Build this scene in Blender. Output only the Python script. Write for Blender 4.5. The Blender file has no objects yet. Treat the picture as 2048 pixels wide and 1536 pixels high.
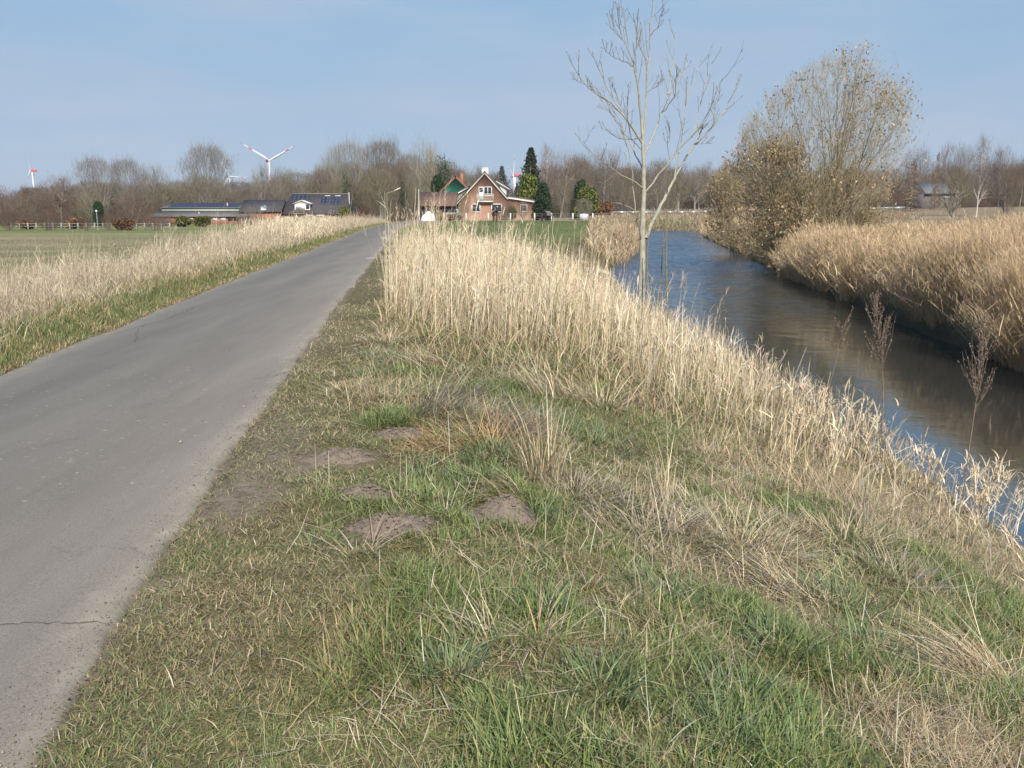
import bpy, math
import numpy as np
from mathutils import Vector

PI = math.pi
rng = np.random.default_rng(11)
S = bpy.context.scene
COL = S.collection
F, CX, CY, TH, EYE = 1774.0, 1024.0, 768.0, math.atan(348 / 1774.0), 1.6
WZ = -1.3                                    # water level


def ray(px, py):
    u, v = (px - CX) / F, (CY - py) / F
    return u, math.cos(TH) + v * math.sin(TH), -math.sin(TH) + v * math.cos(TH)


def G(px, py, z=0.0):
    """where the sight line through a spot of the photograph meets height z"""
    d = ray(px, py)
    t = (z - EYE) / d[2]
    return d[0] * t, d[1] * t


def P3(px, py, Y):
    d = ray(px, py)
    t = Y / d[1]
    return np.array([d[0] * t, Y, EYE + d[2] * t])


# ------------------------------------------------------------------ noise
def _hash(i, j, s):
    h = (i.astype(np.int64) * 374761393 + j.astype(np.int64) * 668265263 + s * 1442695041) & 0x7FFFFFFF
    h = ((h ^ (h >> 13)) * 1274126177) & 0x7FFFFFFF
    return ((h ^ (h >> 16)) & 0xFFFF) / 65535.0


def vnoise(x, y, s=0):
    x, y = np.asarray(x, float), np.asarray(y, float)
    i, j = np.floor(x), np.floor(y)
    a, b = x - i, y - j
    a, b = a * a * (3 - 2 * a), b * b * (3 - 2 * b)
    n = lambda p, q: _hash(i + p, j + q, s)
    return (n(0, 0) * (1 - a) + n(1, 0) * a) * (1 - b) + (n(0, 1) * (1 - a) + n(1, 1) * a) * b


def fbm(x, y, s=0, o=4):
    r, a, t = 0, 1.0, 0
    for k in range(o):
        r = r + a * vnoise(np.asarray(x) * 2 ** k + 17.3 * k, np.asarray(y) * 2 ** k - 9.1 * k, s + k)
        t += a
        a *= .5
    return r / t


def sstep(t):
    t = np.clip(t, 0, 1)
    return t * t * (3 - 2 * t)


# ------------------------------------------------------------------ land
RY = np.array([-30, -5, 2.33, 3.67, 6.54, 9.68, 17.0, 33.6, 56, 79, 100, 118, 140, 175])
RX = np.array([-.3, -1.1, -1.41, -1.62, -1.99, -2.34, -3.2, -5.0, -7.45, -9.9, -11.3, -11.2, -9.6, -6.0])
RW = 2.85
LY = np.array([-30, 3, 7.4, 9.3, 14.3, 19.2, 25.5, 32.8, 39.9, 48, 58.8, 70.7, 96.6, 127])
LX = np.array([5.6, 4.9, 4.5, 4.65, 4.4, 4.1, 3.85, 4.0, 4.5, 5.6, 7.75, 9.9, 14.0, 18.7])
QY = np.array([-30, 0, 10, 15.9, 20.8, 28.3, 42.2, 52.9, 75.8, 96.6, 117])
QX = np.array([13.0, 9.6, 9.2, 9.35, 9.8, 10.8, 12.7, 14.1, 17.6, 20.7, 24.6])
xR = lambda y: np.interp(y, RY, RX)
xL = lambda y: np.interp(y, LY, LX)
xQ = lambda y: np.interp(y, QY, QX)


def wdist(x, y):
    """distance outside the water's edge (negative in the water)"""
    a = np.maximum(np.maximum(xL(y) - x, x - xQ(y)), y - 127.5)
    b = np.maximum(np.maximum(18.9 - x, x - 160), np.maximum(117 - y, y - 127.5))
    return np.minimum(a, b)


def land(x, y):
    e = xR(y) - RW - .9 - x
    z = -1.25 * sstep(e / 22.0)
    q = x - xQ(y)
    z = z + (.35 * sstep((q - 3) / 12) + .85 * sstep((q - 12) / 60))
    z = z + 1.0 * np.exp(-((y - 156) / 9.0) ** 2) * sstep((x - 15) / 10)
    return z


def ground_z(x, y, micro=True):
    x, y = np.asarray(x, float), np.asarray(y, float)
    l = land(x, y)
    d = wdist(x, y)
    left = x < (xL(y) + xQ(y)) / 2
    bw = np.where(left, 4.4 + .4 * np.sin(y * .35), 1.5)
    bw = np.where(y > 124, 6.0, bw)
    t = np.clip(d / bw, 0, 1)
    s = np.where(left, 1 - (1 - t) ** 1.15, 1 - (1 - t) ** 1.5)
    z = np.where(d > 0, WZ - .03 + (l - WZ + .03) * s, WZ - .05 + .45 * np.clip(d, -2, 0))
    # keep the roadbed level
    r = np.minimum(x - xR(y), 99)
    onroad = (r < .0) & (r > -RW)
    z = np.where(onroad, -.05, z)
    if micro:
        off = np.where(r > 0, r, np.maximum(-RW - r, 0))
        m = sstep((off - .05) / .6) * np.clip(d / .6, 0, 1) * np.clip((70 - y) / 30, 0, 1)
        z = z + m * (.11 * (fbm(x * 1.7, y * 1.7, 3) - .5) + .05 * (vnoise(x * 6, y * 6, 8) - .5)) + .012 * sstep(off / .15) * (off > 0)
    return z


# ------------------------------------------------------------------ mesh building
class MB:
    def __init__(self):
        self.v, self.f3, self.f4, self.c, self.n = [], [], [], [], 0

    def add(self, v, f, col=None):
        v = np.asarray(v, float).reshape(-1, 3)
        f = np.asarray(f, int)
        (self.f3 if f.shape[1] == 3 else self.f4).append(f + self.n)
        self.v.append(v)
        if col is None:
            col = (1, 1, 1)
        self.c.append(np.broadcast_to(np.asarray(col, float), v.shape).copy())
        self.n += len(v)
        return self

    def merge(self, o, scale=(1, 1, 1), rz=0, loc=(0, 0, 0), tint=(1, 1, 1)):
        v = np.concatenate(o.v) * np.array(scale)
        c, s = math.cos(rz), math.sin(rz)
        v = np.stack([v[:, 0] * c - v[:, 1] * s, v[:, 0] * s + v[:, 1] * c, v[:, 2]], 1) + np.array(loc)
        self.v.append(v)
        self.c.append(np.concatenate(o.c) * np.array(tint))
        for a in o.f3: self.f3.append(a + self.n)
        for a in o.f4: self.f4.append(a + self.n)
        self.n += len(v)

    def mesh(self, name, mat=None, smooth=False):
        me = bpy.data.meshes.new(name)
        v = np.concatenate(self.v) if self.v else np.zeros((0, 3))
        f3 = np.concatenate(self.f3) if self.f3 else np.zeros((0, 3), int)
        f4 = np.concatenate(self.f4) if self.f4 else np.zeros((0, 4), int)
        me.vertices.add(len(v))
        me.vertices.foreach_set('co', v.astype(np.float32).ravel())
        loops = np.concatenate([f3.ravel(), f4.ravel()]).astype(np.int32)
        me.loops.add(len(loops))
        me.loops.foreach_set('vertex_index', loops)
        me.polygons.add(len(f3) + len(f4))
        st = np.concatenate([np.arange(len(f3)) * 3, len(f3) * 3 + np.arange(len(f4)) * 4]).astype(np.int32)
        me.polygons.foreach_set('loop_start', st)
        if smooth:
            me.polygons.foreach_set('use_smooth', np.ones(len(f3) + len(f4), bool))
        at = me.attributes.new('Col', 'FLOAT_COLOR', 'POINT')
        c = np.ones((len(v), 4), np.float32)
        if self.c: c[:, :3] = np.concatenate(self.c)
        at.data.foreach_set('color', c.ravel())
        me.update(calc_edges=True)
        me.validate()
        if mat is not None: me.materials.append(mat)
        return me

    def build(self, name, mat, parent=None, smooth=False):
        o = bpy.data.objects.new(name, self.mesh(name, mat, smooth))
        COL.objects.link(o)
        if parent is not None: o.parent = parent
        return o

    # ---- shapes
    def ribbons(self, P, W, Sd, C):
        """flat tapering strips: P (N,k,3) W (N,k) Sd (N,3) C (N,3) or (N,k,3)"""
        N, k, _ = P.shape
        if N == 0: return self
        C = np.asarray(C, float)
        if C.ndim == 2: C = np.repeat(C[:, None, :], k, 1)
        off = Sd[:, None, :] * W[:, :, None]
        v = np.stack([P - off, P + off], 2).reshape(-1, 3)
        c = np.repeat(C[:, :, None, :], 2, 2).reshape(-1, 3)
        b = (np.arange(N) * k * 2)[:, None] + (np.arange(k - 1) * 2)[None, :]
        b = b.ravel()
        return self.add(v, np.stack([b, b + 1, b + 3, b + 2], 1), c)

    def tubes(self, P, R, sides=5, C=(1, 1, 1), cap=False):
        P, R = np.asarray(P, float), np.asarray(R, float)
        N, k, _ = P.shape
        if N == 0: return self
        T = np.gradient(P, axis=1)
        T /= np.linalg.norm(T, axis=2, keepdims=True) + 1e-9
        ref = np.where(np.abs(T[:, :1, 2:3]) > .8, np.array([1., 0, 0]), np.array([0, 0, 1.]))
        A = np.cross(T, np.broadcast_to(ref, T.shape))
        A /= np.linalg.norm(A, axis=2, keepdims=True) + 1e-9
        B = np.cross(T, A)
        an = np.arange(sides) * 2 * PI / sides
        v = P[:, :, None, :] + R[:, :, None, None] * (A[:, :, None, :] * np.cos(an)[None, None, :, None] + B[:, :, None, :] * np.sin(an)[None, None, :, None])
        i = (np.arange(N) * k * sides)[:, None, None] + (np.arange(k - 1) * sides)[None, :, None]
        a = np.arange(sides)[None, None, :]
        b = (np.arange(sides) + 1) % sides
        b = b[None, None, :]
        f = np.stack([i + a, i + b, i + sides + b, i + sides + a], -1).reshape(-1, 4)
        C = np.asarray(C, float)
        if C.ndim == 2: C = np.repeat(C, k * sides, 0)
        self.add(v.reshape(-1, 3), f, C)
        return self

    def box(self, c, s, rz=0, col=None):
        x, y, z = np.array(s, float) / 2
        v = np.array([[-x, -y, -z], [x, -y, -z], [x, y, -z], [-x, y, -z], [-x, -y, z], [x, -y, z], [x, y, z], [-x, y, z]])
        cc, ss = math.cos(rz), math.sin(rz)
        v = np.stack([v[:, 0] * cc - v[:, 1] * ss, v[:, 0] * ss + v[:, 1] * cc, v[:, 2]], 1) + np.array(c, float)
        return self.add(v, [[0, 3, 2, 1], [4, 5, 6, 7], [0, 1, 5, 4], [1, 2, 6, 5], [2, 3, 7, 6], [3, 0, 4, 7]], col)

    def bx(self, x0, x1, y0, y1, z0, z1):
        return self.box(((x0 + x1) / 2, (y0 + y1) / 2, (z0 + z1) / 2), (x1 - x0, y1 - y0, z1 - z0))

    def prism(self, poly, y0, y1):
        """outline (x,z) pushed from y0 to y1"""
        n = len(poly)
        v = [(p[0], y0, p[1]) for p in poly] + [(p[0], y1, p[1]) for p in poly]
        f = [[i, (i + 1) % n, n + (i + 1) % n, n + i] for i in range(n)]
        self.add(v, f)
        cap = []
        m = self.n - 2 * n
        tri = [[0, i, i + 1] for i in range(1, n - 1)]
        self.f3.append(np.array(tri) + m)
        self.f3.append(np.array([[n + t[0], n + t[2], n + t[1]] for t in tri]) + m)
        return self

    def bar(self, a, b, w, sides=4):
        return self.tubes(np.array([[a, b]], float), np.full((1, 2), w), sides)

    def slab(self, a, b, c, d, t):
        """a thick sheet on four corners"""
        q = np.array([a, b, c, d], float)
        n = np.cross(q[1] - q[0], q[3] - q[0])
        n = n / np.linalg.norm(n) * t
        v = np.concatenate([q, q + n])
        return self.add(v, [[0, 3, 2, 1], [4, 5, 6, 7], [0, 1, 5, 4], [1, 2, 6, 5], [2, 3, 7, 6], [3, 0, 4, 7]])


def tag(o, label, cat=None, group=None, kind=None):
    o['label'] = label
    if cat: o['category'] = cat
    if group: o['group'] = group
    if kind: o['kind'] = kind
    return o


def thing(name, label, cat, loc=(0, 0, 0), rz=0, group=None, scale=None):
    o = bpy.data.objects.new(name, None)
    o.empty_display_size = .2
    COL.objects.link(o)
    o.location = loc
    o.rotation_euler = (0, 0, rz)
    if scale: o.scale = scale
    return tag(o, label, cat, group)


# ------------------------------------------------------------------ materials
def new_mat(name):
    m = bpy.data.materials.new(name)
    m.use_nodes = True
    nt = m.node_tree
    b = nt.nodes['Principled BSDF']
    return m, nt, b


def nd(nt, t, **kw):
    n = nt.nodes.new(t)
    for k, v in kw.items():
        if k in n.inputs: n.inputs[k].default_value = v
        else: setattr(n, k, v)
    return n


def mixc(nt, a, b, fac, mode='MIX'):
    m = nt.nodes.new('ShaderNodeMix')
    m.data_type = 'RGBA'
    m.blend_type = mode
    for s, v in ((m.inputs[0], fac), (m.inputs[6], a), (m.inputs[7], b)):
        if hasattr(v, 'is_linked'): nt.links.new(v, s)
        else: s.default_value = v if not isinstance(v, tuple) else (v + (1,))[:4]
    return m.outputs[2]


def noise(nt, scale, detail=4, rough=.6, vec=None):
    n = nd(nt, 'ShaderNodeTexNoise', Scale=scale, Detail=detail, Roughness=rough)
    if vec is not None: nt.links.new(vec, n.inputs['Vector'])
    return n.outputs['Fac']


def ramp(nt, fac, stops):
    r = nt.nodes.new('ShaderNodeValToRGB')
    el = r.color_ramp.elements
    while len(el) < len(stops): el.new(.5)
    for e, (p, c) in zip(el, stops):
        e.position = p
        e.color = (c + (1,))[:4] if isinstance(c, tuple) else (c, c, c, 1)
    nt.links.new(fac, r.inputs[0])
    return r.outputs[0]


def plain(name, col, rough=.7, var=.25, scale=6., bump=0., spec=.3, metal=0.):
    m, nt, b = new_mat(name)
    tc = nt.nodes.new('ShaderNodeTexCoord')
    f = noise(nt, scale, 5, .65, tc.outputs['Object'])
    lo, hi = tuple(c * (1 - var) for c in col), tuple(min(1, c * (1 + var)) for c in col)
    nt.links.new(ramp(nt, f, [(.3, lo), (.7, hi)]), b.inputs['Base Color'])
    b.inputs['Roughness'].default_value = rough
    b.inputs['Specular IOR Level'].default_value = spec
    b.inputs['Metallic'].default_value = metal
    if bump:
        bn = nd(nt, 'ShaderNodeBump', Strength=bump)
        nt.links.new(f, bn.inputs['Height'])
        nt.links.new(bn.outputs[0], b.inputs['Normal'])
    return m


def blade_mat(name, trans=.25, rough=.55, spec=.25, objcol=False):
    m, nt, b = new_mat(name)
    a = nd(nt, 'ShaderNodeAttribute', attribute_name='Col')
    c = a.outputs['Color']
    if objcol:
        oi = nt.nodes.new('ShaderNodeObjectInfo')
        c = mixc(nt, c, oi.outputs['Color'], 1.0, 'MULTIPLY')
    nt.links.new(c, b.inputs['Base Color'])
    b.inputs['Roughness'].default_value = rough
    b.inputs['Specular IOR Level'].default_value = spec
    if trans:
        t = nt.nodes.new('ShaderNodeBsdfTranslucent')
        nt.links.new(c, t.inputs['Color'])
        mx = nt.nodes.new('ShaderNodeMixShader')
        mx.inputs[0].default_value = trans
        nt.links.new(b.outputs[0], mx.inputs[1])
        nt.links.new(t.outputs[0], mx.inputs[2])
        nt.links.new(mx.outputs[0], nt.nodes['Material Output'].inputs[0])
    return m


M_BLADE = blade_mat('grass_blade')
M_STRAW = blade_mat('dry_reed', .2, .5, .3)
M_TWIG = blade_mat('far_twig', 0, .8, .15, True)
M_LEAF = blade_mat('far_leaf', .15, .6, .25, True)
M_DLEAF = blade_mat('dead_leaf', .3, .7, .15)


def bark(name, a, b_, scale=8, objcol=False):
    m, nt, b = new_mat(name)
    tc = nt.nodes.new('ShaderNodeTexCoord')
    mp = nd(nt, 'ShaderNodeMapping')
    mp.inputs['Scale'].default_value = (1, 1, .35)
    nt.links.new(tc.outputs['Object'], mp.inputs[0])
    f = noise(nt, scale, 6, .7, mp.outputs[0])
    c = ramp(nt, f, [(.35, a), (.65, b_)])
    if objcol:
        oi = nt.nodes.new('ShaderNodeObjectInfo')
        c = mixc(nt, c, oi.outputs['Color'], 1.0, 'MULTIPLY')
    nt.links.new(c, b.inputs['Base Color'])
    b.inputs['Roughness'].default_value = .85
    b.inputs['Specular IOR Level'].default_value = .2
    bn = nd(nt, 'ShaderNodeBump', Strength=.4, Distance=.01)
    nt.links.new(f, bn.inputs['Height'])
    nt.links.new(bn.outputs[0], b.inputs['Normal'])
    return m


M_ASH = bark('ash_bark', (.23, .215, .165), (.40, .38, .305), 26)
M_ASHTWIG = bark('ash_twig', (.13, .105, .07), (.26, .215, .14), 20)
M_FARBARK = bark('far_bark', (.75, .75, .75), (1.1, 1.1, 1.1), 2, True)
M_OAKBARK = bark('mossy_bark', (.11, .095, .05), (.27, .235, .15), 9)
M_STEM = bark('sapling_bark', (.16, .13, .06), (.24, .2, .10), 25)

# ------------------------------------------------------------------ world, sun, camera
SUN_AZ, SUN_EL = math.radians(168), math.radians(38)      # clockwise from +Y
w = bpy.data.worlds.new('World')
S.world = w
w.use_nodes = True
nt = w.node_tree
bg = nt.nodes['Background']
sky = nt.nodes.new('ShaderNodeTexSky')
sky.sky_type = 'NISHITA'
sky.sun_disc = False
sky.sun_elevation = SUN_EL
sky.sun_rotation = SUN_AZ
sky.altitude = 0
sky.air_density = 1.0
sky.dust_density = .6
sky.ozone_density = 2.2
tc = nt.nodes.new('ShaderNodeTexCoord')
mp = nd(nt, 'ShaderNodeMapping')
mp.inputs['Scale'].default_value = (1.3, 1.6, 7.0)
mp.inputs['Rotation'].default_value = (0.12, 0.16, 0.4)
nt.links.new(tc.outputs['Generated'], mp.inputs[0])
cl = noise(nt, 2.3, 6, .55, mp.outputs[0])
cf = ramp(nt, cl, [(.42, 0.), (.70, .62)])
hs = nd(nt, 'ShaderNodeHueSaturation', Saturation=.95, Value=1.0)
nt.links.new(sky.outputs[0], hs.inputs['Color'])
sxyz = nt.nodes.new('ShaderNodeSeparateXYZ')
nt.links.new(tc.outputs['Generated'], sxyz.inputs[0])
# the thin March veil that whitens the lower sky
veil = ramp(nt, sxyz.outputs['Z'], [(0.0, (.245, .325, .445)), (.12, (.23, .335, .475)), (.24, (.215, .355, .515)), (.40, (.175, .355, .62)), (.60, (.12, .29, .62)), (1.0, (.07, .20, .50))])
vs = nt.nodes.new('ShaderNodeVectorMath')
vs.operation = 'SCALE'
nt.links.new(veil, vs.inputs[0])
vs.inputs['Scale'].default_value = 1 / .085
skyc = mixc(nt, hs.outputs[0], vs.outputs[0], .85)
skyc = mixc(nt, skyc, (4.1, 4.75, 5.8), cf)
nt.links.new(skyc, bg.inputs[0])
bg.inputs[1].default_value = .085

sd = bpy.data.lights.new('sun', 'SUN')
sd.energy = 5.0
sd.angle = math.radians(.53)
sd.color = (1.0, .935, .82)
so = bpy.data.objects.new('sun', sd)
COL.objects.link(so)
tosun = Vector((math.sin(SUN_AZ) * math.cos(SUN_EL), math.cos(SUN_AZ) * math.cos(SUN_EL), math.sin(SUN_EL)))
so.rotation_euler = tosun.to_track_quat('Z', 'Y').to_euler()
so.location = (10, -20, 30)

cd = bpy.data.cameras.new('camera')
cd.sensor_width = 36
cd.lens = 36 * F / 2048
cd.clip_start = .1
cd.clip_end = 12000
co = bpy.data.objects.new('camera', cd)
COL.objects.link(co)
co.location = (0, 0, EYE)
co.rotation_euler = (PI / 2 - TH, 0, 0)
S.camera = co
S.view_settings.view_transform = 'Standard'
S.view_settings.look = 'None'
S.view_settings.exposure = 0.46
S.view_settings.gamma = 1
S.render.engine = 'CYCLES'
S.cycles.max_bounces = 6
S.cycles.diffuse_bounces = 3
S.cycles.transmission_bounces = 3
S.cycles.caustics_reflective = False
S.cycles.caustics_refractive = False

# ================================================================== GROUND
def steps(segs):
    out = []
    for a, b, s in segs: out.append(np.arange(a, b, s))
    return np.concatenate(out)


gx = np.concatenate([-np.geomspace(5000, 62, 26), steps([(-60, -20, 1.6), (-20, -6, .5), (-6, 6, .11), (6, 16, .3), (16, 40, .7), (40, 100, 3)]), np.geomspace(101, 5000, 24)])
gy = np.concatenate([-np.geomspace(400, 31, 8), steps([(-30, 0, 2), (0, 1.5, .3), (1.5, 12, .11), (12, 45, .33), (45, 170, 1.0)]), np.geomspace(171, 9000, 34)])
X, Y = np.meshgrid(gx, gy)
Z = ground_z(X, Y)
far = np.clip((np.hypot(X, Y) - 350) / 900, 0, 1)
Z = Z * (1 - far) + (-1.0) * far
nx, ny = len(gx), len(gy)
mb = MB()
i = (np.arange(ny - 1)[:, None] * nx + np.arange(nx - 1)[None, :]).ravel()
E_ = X - xR(Y)
LEFT = np.maximum(xR(Y) - RW - X, 0)


def lerp(a, b, t):
    t = np.asarray(t)[..., None]
    return np.asarray(a) * (1 - t) + np.asarray(b) * t


def verge_soil(x, y):
    """1 on the bare trodden soil beside the road"""
    e = x - xR(y)
    n = fbm(x * 2.2, y * 1.3, 21)
    s = .85 * sstep((.75 - e + 1.1 * (n - .5)) / .5) * sstep((n - .45) / .12) * (e > -.2) * sstep((10 - y) / 5)
    gxy = np.exp(-(((x + 1.52) / .30) ** 2 + ((y - 4.75) / .55) ** 2) ** 1.5)
    edge = sstep((.10 - e) / .1)
    return np.clip(np.maximum(s * .95, np.maximum(gxy * 1.1, edge)), 0, 1)


def straw_field(x, y):
    """how much of the cover is dead straw"""
    n = fbm(x * 1.1 + 3, y * .9, 31)
    m = fbm(x * 3.3, y * 2.6, 33, 3)
    d = wdist(x, y)
    s = .13 + .9 * (n - .5) * 1.9 + .5 * (m - .5) + .05 * sstep((x + .4) / 2.2) + .22 * sstep((2.6 - d) / 1.6)
    s = s + .15 * sstep((y - 5) / 4)
    s = s - .35 * sstep((3.6 - y) / 1.0) * sstep((2.0 - x) / 1)
    s = s + .75 * np.exp(-(((x - 1.62) / .42) ** 2 + ((y - 2.9) / .45) ** 2))
    s = s + .5 * np.exp(-(((x - .75) / .9) ** 2 + ((y - 4.6) / .7) ** 2))
    return np.clip(s, 0.03, .97)


c = np.broadcast_to(np.array((.115, .10, .052)), X.shape + (3,)).copy()
st = straw_field(X, Y)
c = lerp(c, (.18, .145, .08), st * .8)
c = lerp(c, (.190, .150, .112), verge_soil(X, Y))
wl = sstep((LEFT - 3.5) / 3)
band = fbm(X * .035 + 4, Y * .16, 41, 4)
fieldc = lerp((.165, .160, .078), (.26, .21, .125), sstep((band - .38) / .28))
fieldc = fieldc * lerp((1, 1, 1), (.78, .93, .66), sstep((Y - 88) / 25))
c = lerp(c, fieldc, wl)
pad = sstep((Y - 40) / 8) * (E_ > .3) * sstep((wdist(X, Y) - 2.5) / 2) * (X < 30)
padc = lerp((.105, .135, .045), (.16, .165, .07), fbm(X * .2, Y * .35, 43))
c = lerp(c, padc, pad)
yard = sstep((Y - 135.5) / 2) * sstep((X + 13) / 2) * sstep((24 - X) / 3) * (Y < 175)
c = lerp(c, (.30, .235, .165), yard)
q = X - xQ(Y)
rc = lerp((.25, .19, .125), (.19, .15, .09), fbm(X * .09, Y * .12, 45))
c = lerp(c, rc, sstep((q - 2) / 3) * (X > 8))
c = lerp(c, (.14, .11, .065), sstep((Y - 175) / 30))
c = lerp(c, (.045, .036, .024), sstep((.5 - wdist(X, Y)) / .5))
mb.add(np.stack([X, Y, Z], -1).reshape(-1, 3), np.stack([i, i + 1, i + nx + 1, i + nx], 1), c.reshape(-1, 3))

m, nt, b = new_mat('ground')
a = nd(nt, 'ShaderNodeAttribute', attribute_name='Col')
geo = nt.nodes.new('ShaderNodeNewGeometry')
f1 = noise(nt, 9, 8, .72, geo.outputs['Position'])
f2 = noise(nt, .7, 5, .6, geo.outputs['Position'])
v = mixc(nt, a.outputs['Color'], ramp(nt, f1, [(.25, .5), (.75, 1.45)]), 1.0, 'MULTIPLY')
v = mixc(nt, v, ramp(nt, f2, [(.3, .8), (.7, 1.2)]), 1.0, 'MULTIPLY')
nt.links.new(v, b.inputs['Base Color'])
b.inputs['Roughness'].default_value = .95
b.inputs['Specular IOR Level'].default_value = .1
bn = nd(nt, 'ShaderNodeBump', Strength=.55, Distance=.02)
nt.links.new(noise(nt, 45, 6, .7, geo.outputs['Position']), bn.inputs['Height'])
nt.links.new(bn.outputs[0], b.inputs['Normal'])
tag(mb.build('ground', m, smooth=True), 'grassy river bank, fields and paddock on flat farmland', 'ground', kind='structure')

# ------------------------------------------------------------------ road
ys = np.concatenate([np.arange(-14, 0, 1.), np.arange(0, 14, .07), np.arange(14, 60, .35), np.arange(60, 174, 1.)])
us = np.array([0, .004, .03, .08, .2, .35, .5, .65, .8, .92, .97, .996, 1.])
YY, UU = np.meshgrid(ys, us, indexing='ij')
jr = .06 * (fbm(ys * 1.1, ys * 0 + 2, 51, 4) - .5) * 2 + .05 * (vnoise(ys * 5, ys * 0, 52) - .5)
jl = .07 * (fbm(ys * .9, ys * 0 + 7, 53, 4) - .5) * 2
x1, x0 = xR(ys) + jr, xR(ys) - RW + jl
XX = x0[:, None] * (1 - UU) + x1[:, None] * UU
crown = .006 + .028 * (1 - (2 * UU - 1) ** 2) - .045 * ((UU < .002) | (UU > .998))
ZZ = crown + .008 * (fbm(XX * 1.2, YY * .6, 55, 3) - .5)
mb = MB()
k = len(us)
i = (np.arange(len(ys) - 1)[:, None] * k + np.arange(k - 1)[None, :]).ravel()
cc = np.stack([UU, (YY + 14) / 200, UU * 0], -1)
mb.add(np.stack([XX, YY, ZZ], -1).reshape(-1, 3), np.stack([i, i + 1, i + k + 1, i + k], 1), cc.reshape(-1, 3))
m, nt, b = new_mat('asphalt')
geo = nt.nodes.new('ShaderNodeNewGeometry')
pos = geo.outputs['Position']
a = nd(nt, 'ShaderNodeAttribute', attribute_name='Col')
sp = nt.nodes.new('ShaderNodeSeparateColor')
nt.links.new(a.outputs['Color'], sp.inputs[0])


def math_n(op, a_, b_=None, c_=None):
    n = nt.nodes.new('ShaderNodeMath')
    n.operation = op
    for s, v in zip(n.inputs, (a_, b_, c_)):
        if v is None: continue
        if hasattr(v, 'is_linked'): nt.links.new(v, s)
        else: s.default_value = v
    return n.outputs[0]


mps = nd(nt, 'ShaderNodeMapping')
mps.inputs['Scale'].default_value = (1.6, .35, 1)
mps.inputs['Rotation'].default_value = (0, 0, -.1)
nt.links.new(pos, mps.inputs[0])
streak = noise(nt, 1.6, 5, .6, mps.outputs[0])
mpb = nd(nt, 'ShaderNodeMapping')
mpb.inputs['Scale'].default_value = (1.5, .16, 1)
mpb.inputs['Rotation'].default_value = (0, 0, -.11)
nt.links.new(pos, mpb.inputs[0])
blot = noise(nt, 1.1, 7, .68, mpb.outputs[0])
grain = noise(nt, 120, 5, .85, pos)
u = math_n('ADD', sp.outputs[0], math_n('MULTIPLY', math_n('SUBTRACT', streak, .5), .18))
base = ramp(nt, u, [(0.0, (.205, .178, .14)), (.10, (.153, .140, .117)), (.24, (.133, .121, .102)), (.45, (.157, .141, .117)), (.58, (.150, .134, .111)), (.74, (.177, .154, .127)), (.92, (.196, .170, .138)), (1.0, (.24, .21, .16))])
base = mixc(nt, base, ramp(nt, blot, [(.3, .88), (.7, 1.2)]), 1.0, 'MULTIPLY')
base = mixc(nt, base, ramp(nt, grain, [(.3, .55), (.7, 1.45)]), 1.0, 'MULTIPLY')
# pale crumbs and worn white flecks
mpf = nd(nt, 'ShaderNodeMapping')
mpf.inputs['Scale'].default_value = (9, 14, 1)
nt.links.new(pos, mpf.inputs[0])
fleck = noise(nt, 1.4, 3, .55, mpf.outputs[0])
zone = noise(nt, .45, 2, .5, pos)
ff = math_n('MULTIPLY', ramp(nt, fleck, [(.665, 0.), (.69, .5)]), ramp(nt, zone, [(.48, 0.), (.58, 1.)]))
base = mixc(nt, base, (.42, .40, .37), ff)
# dusty soil washed over the edges
du = math_n('ABSOLUTE', math_n('SUBTRACT', sp.outputs[0], .5))
dn = noise(nt, 5, 6, .7, pos)
df = math_n('ADD', du, math_n('MULTIPLY', math_n('SUBTRACT', dn, .5), .3))
base = mixc(nt, base, (.33, .285, .225), ramp(nt, df, [(.468, 0.), (.53, .6)]))
# cracks
cr = nd(nt, 'ShaderNodeTexVoronoi', feature='DISTANCE_TO_EDGE', Scale=.33)
wv = noise(nt, 2.5, 6, .7, pos)
vm = nt.nodes.new('ShaderNodeVectorMath')
vm.operation = 'ADD'
nt.links.new(pos, vm.inputs[0])
nt.links.new(math_n('MULTIPLY', wv, .7), vm.inputs[1])
nt.links.new(vm.outputs[0], cr.inputs['Vector'])
cz = noise(nt, .9, 2, .5, pos)
cf = math_n('MULTIPLY', ramp(nt, cr.outputs['Distance'], [(.0, .55), (.0035, 0.)]), ramp(nt, cz, [(.54, 0.), (.64, 1.)]))
base = mixc(nt, base, (.05, .045, .04), cf)
nt.links.new(base, b.inputs['Base Color'])
b.inputs['Roughness'].default_value = .85
b.inputs['Specular IOR Level'].default_value = .25
bn = nd(nt, 'ShaderNodeBump', Strength=.35, Distance=.004)
nt.links.new(grain, bn.inputs['Height'])
nt.links.new(bn.outputs[0], b.inputs['Normal'])
M_ROAD = m
tag(mb.build('road', m, smooth=True), 'narrow grey asphalt lane curving towards the farmhouses', 'road', kind='structure')

# worn white paint at the road's edge
gx_, gy_ = G(745, 518)
mb = MB()
pp = np.array([[-.32, -.08], [-.05, -.14], [.22, -.05], [.3, .1], [.02, .12], [-.2, .06]]) * .55
zz = .016
mb.add([(gx_ + p[0] - .05, gy_ + p[1] * 3, zz + .012) for p in pp], [[0, 1, 4, 5], [1, 2, 3, 4]])
tag(mb.build('road_marking', plain('worn_paint', (.62, .58, .55), .7, .2, 30)), 'small worn white paint mark at the right edge of the lane', 'road marking', kind='structure')

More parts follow.
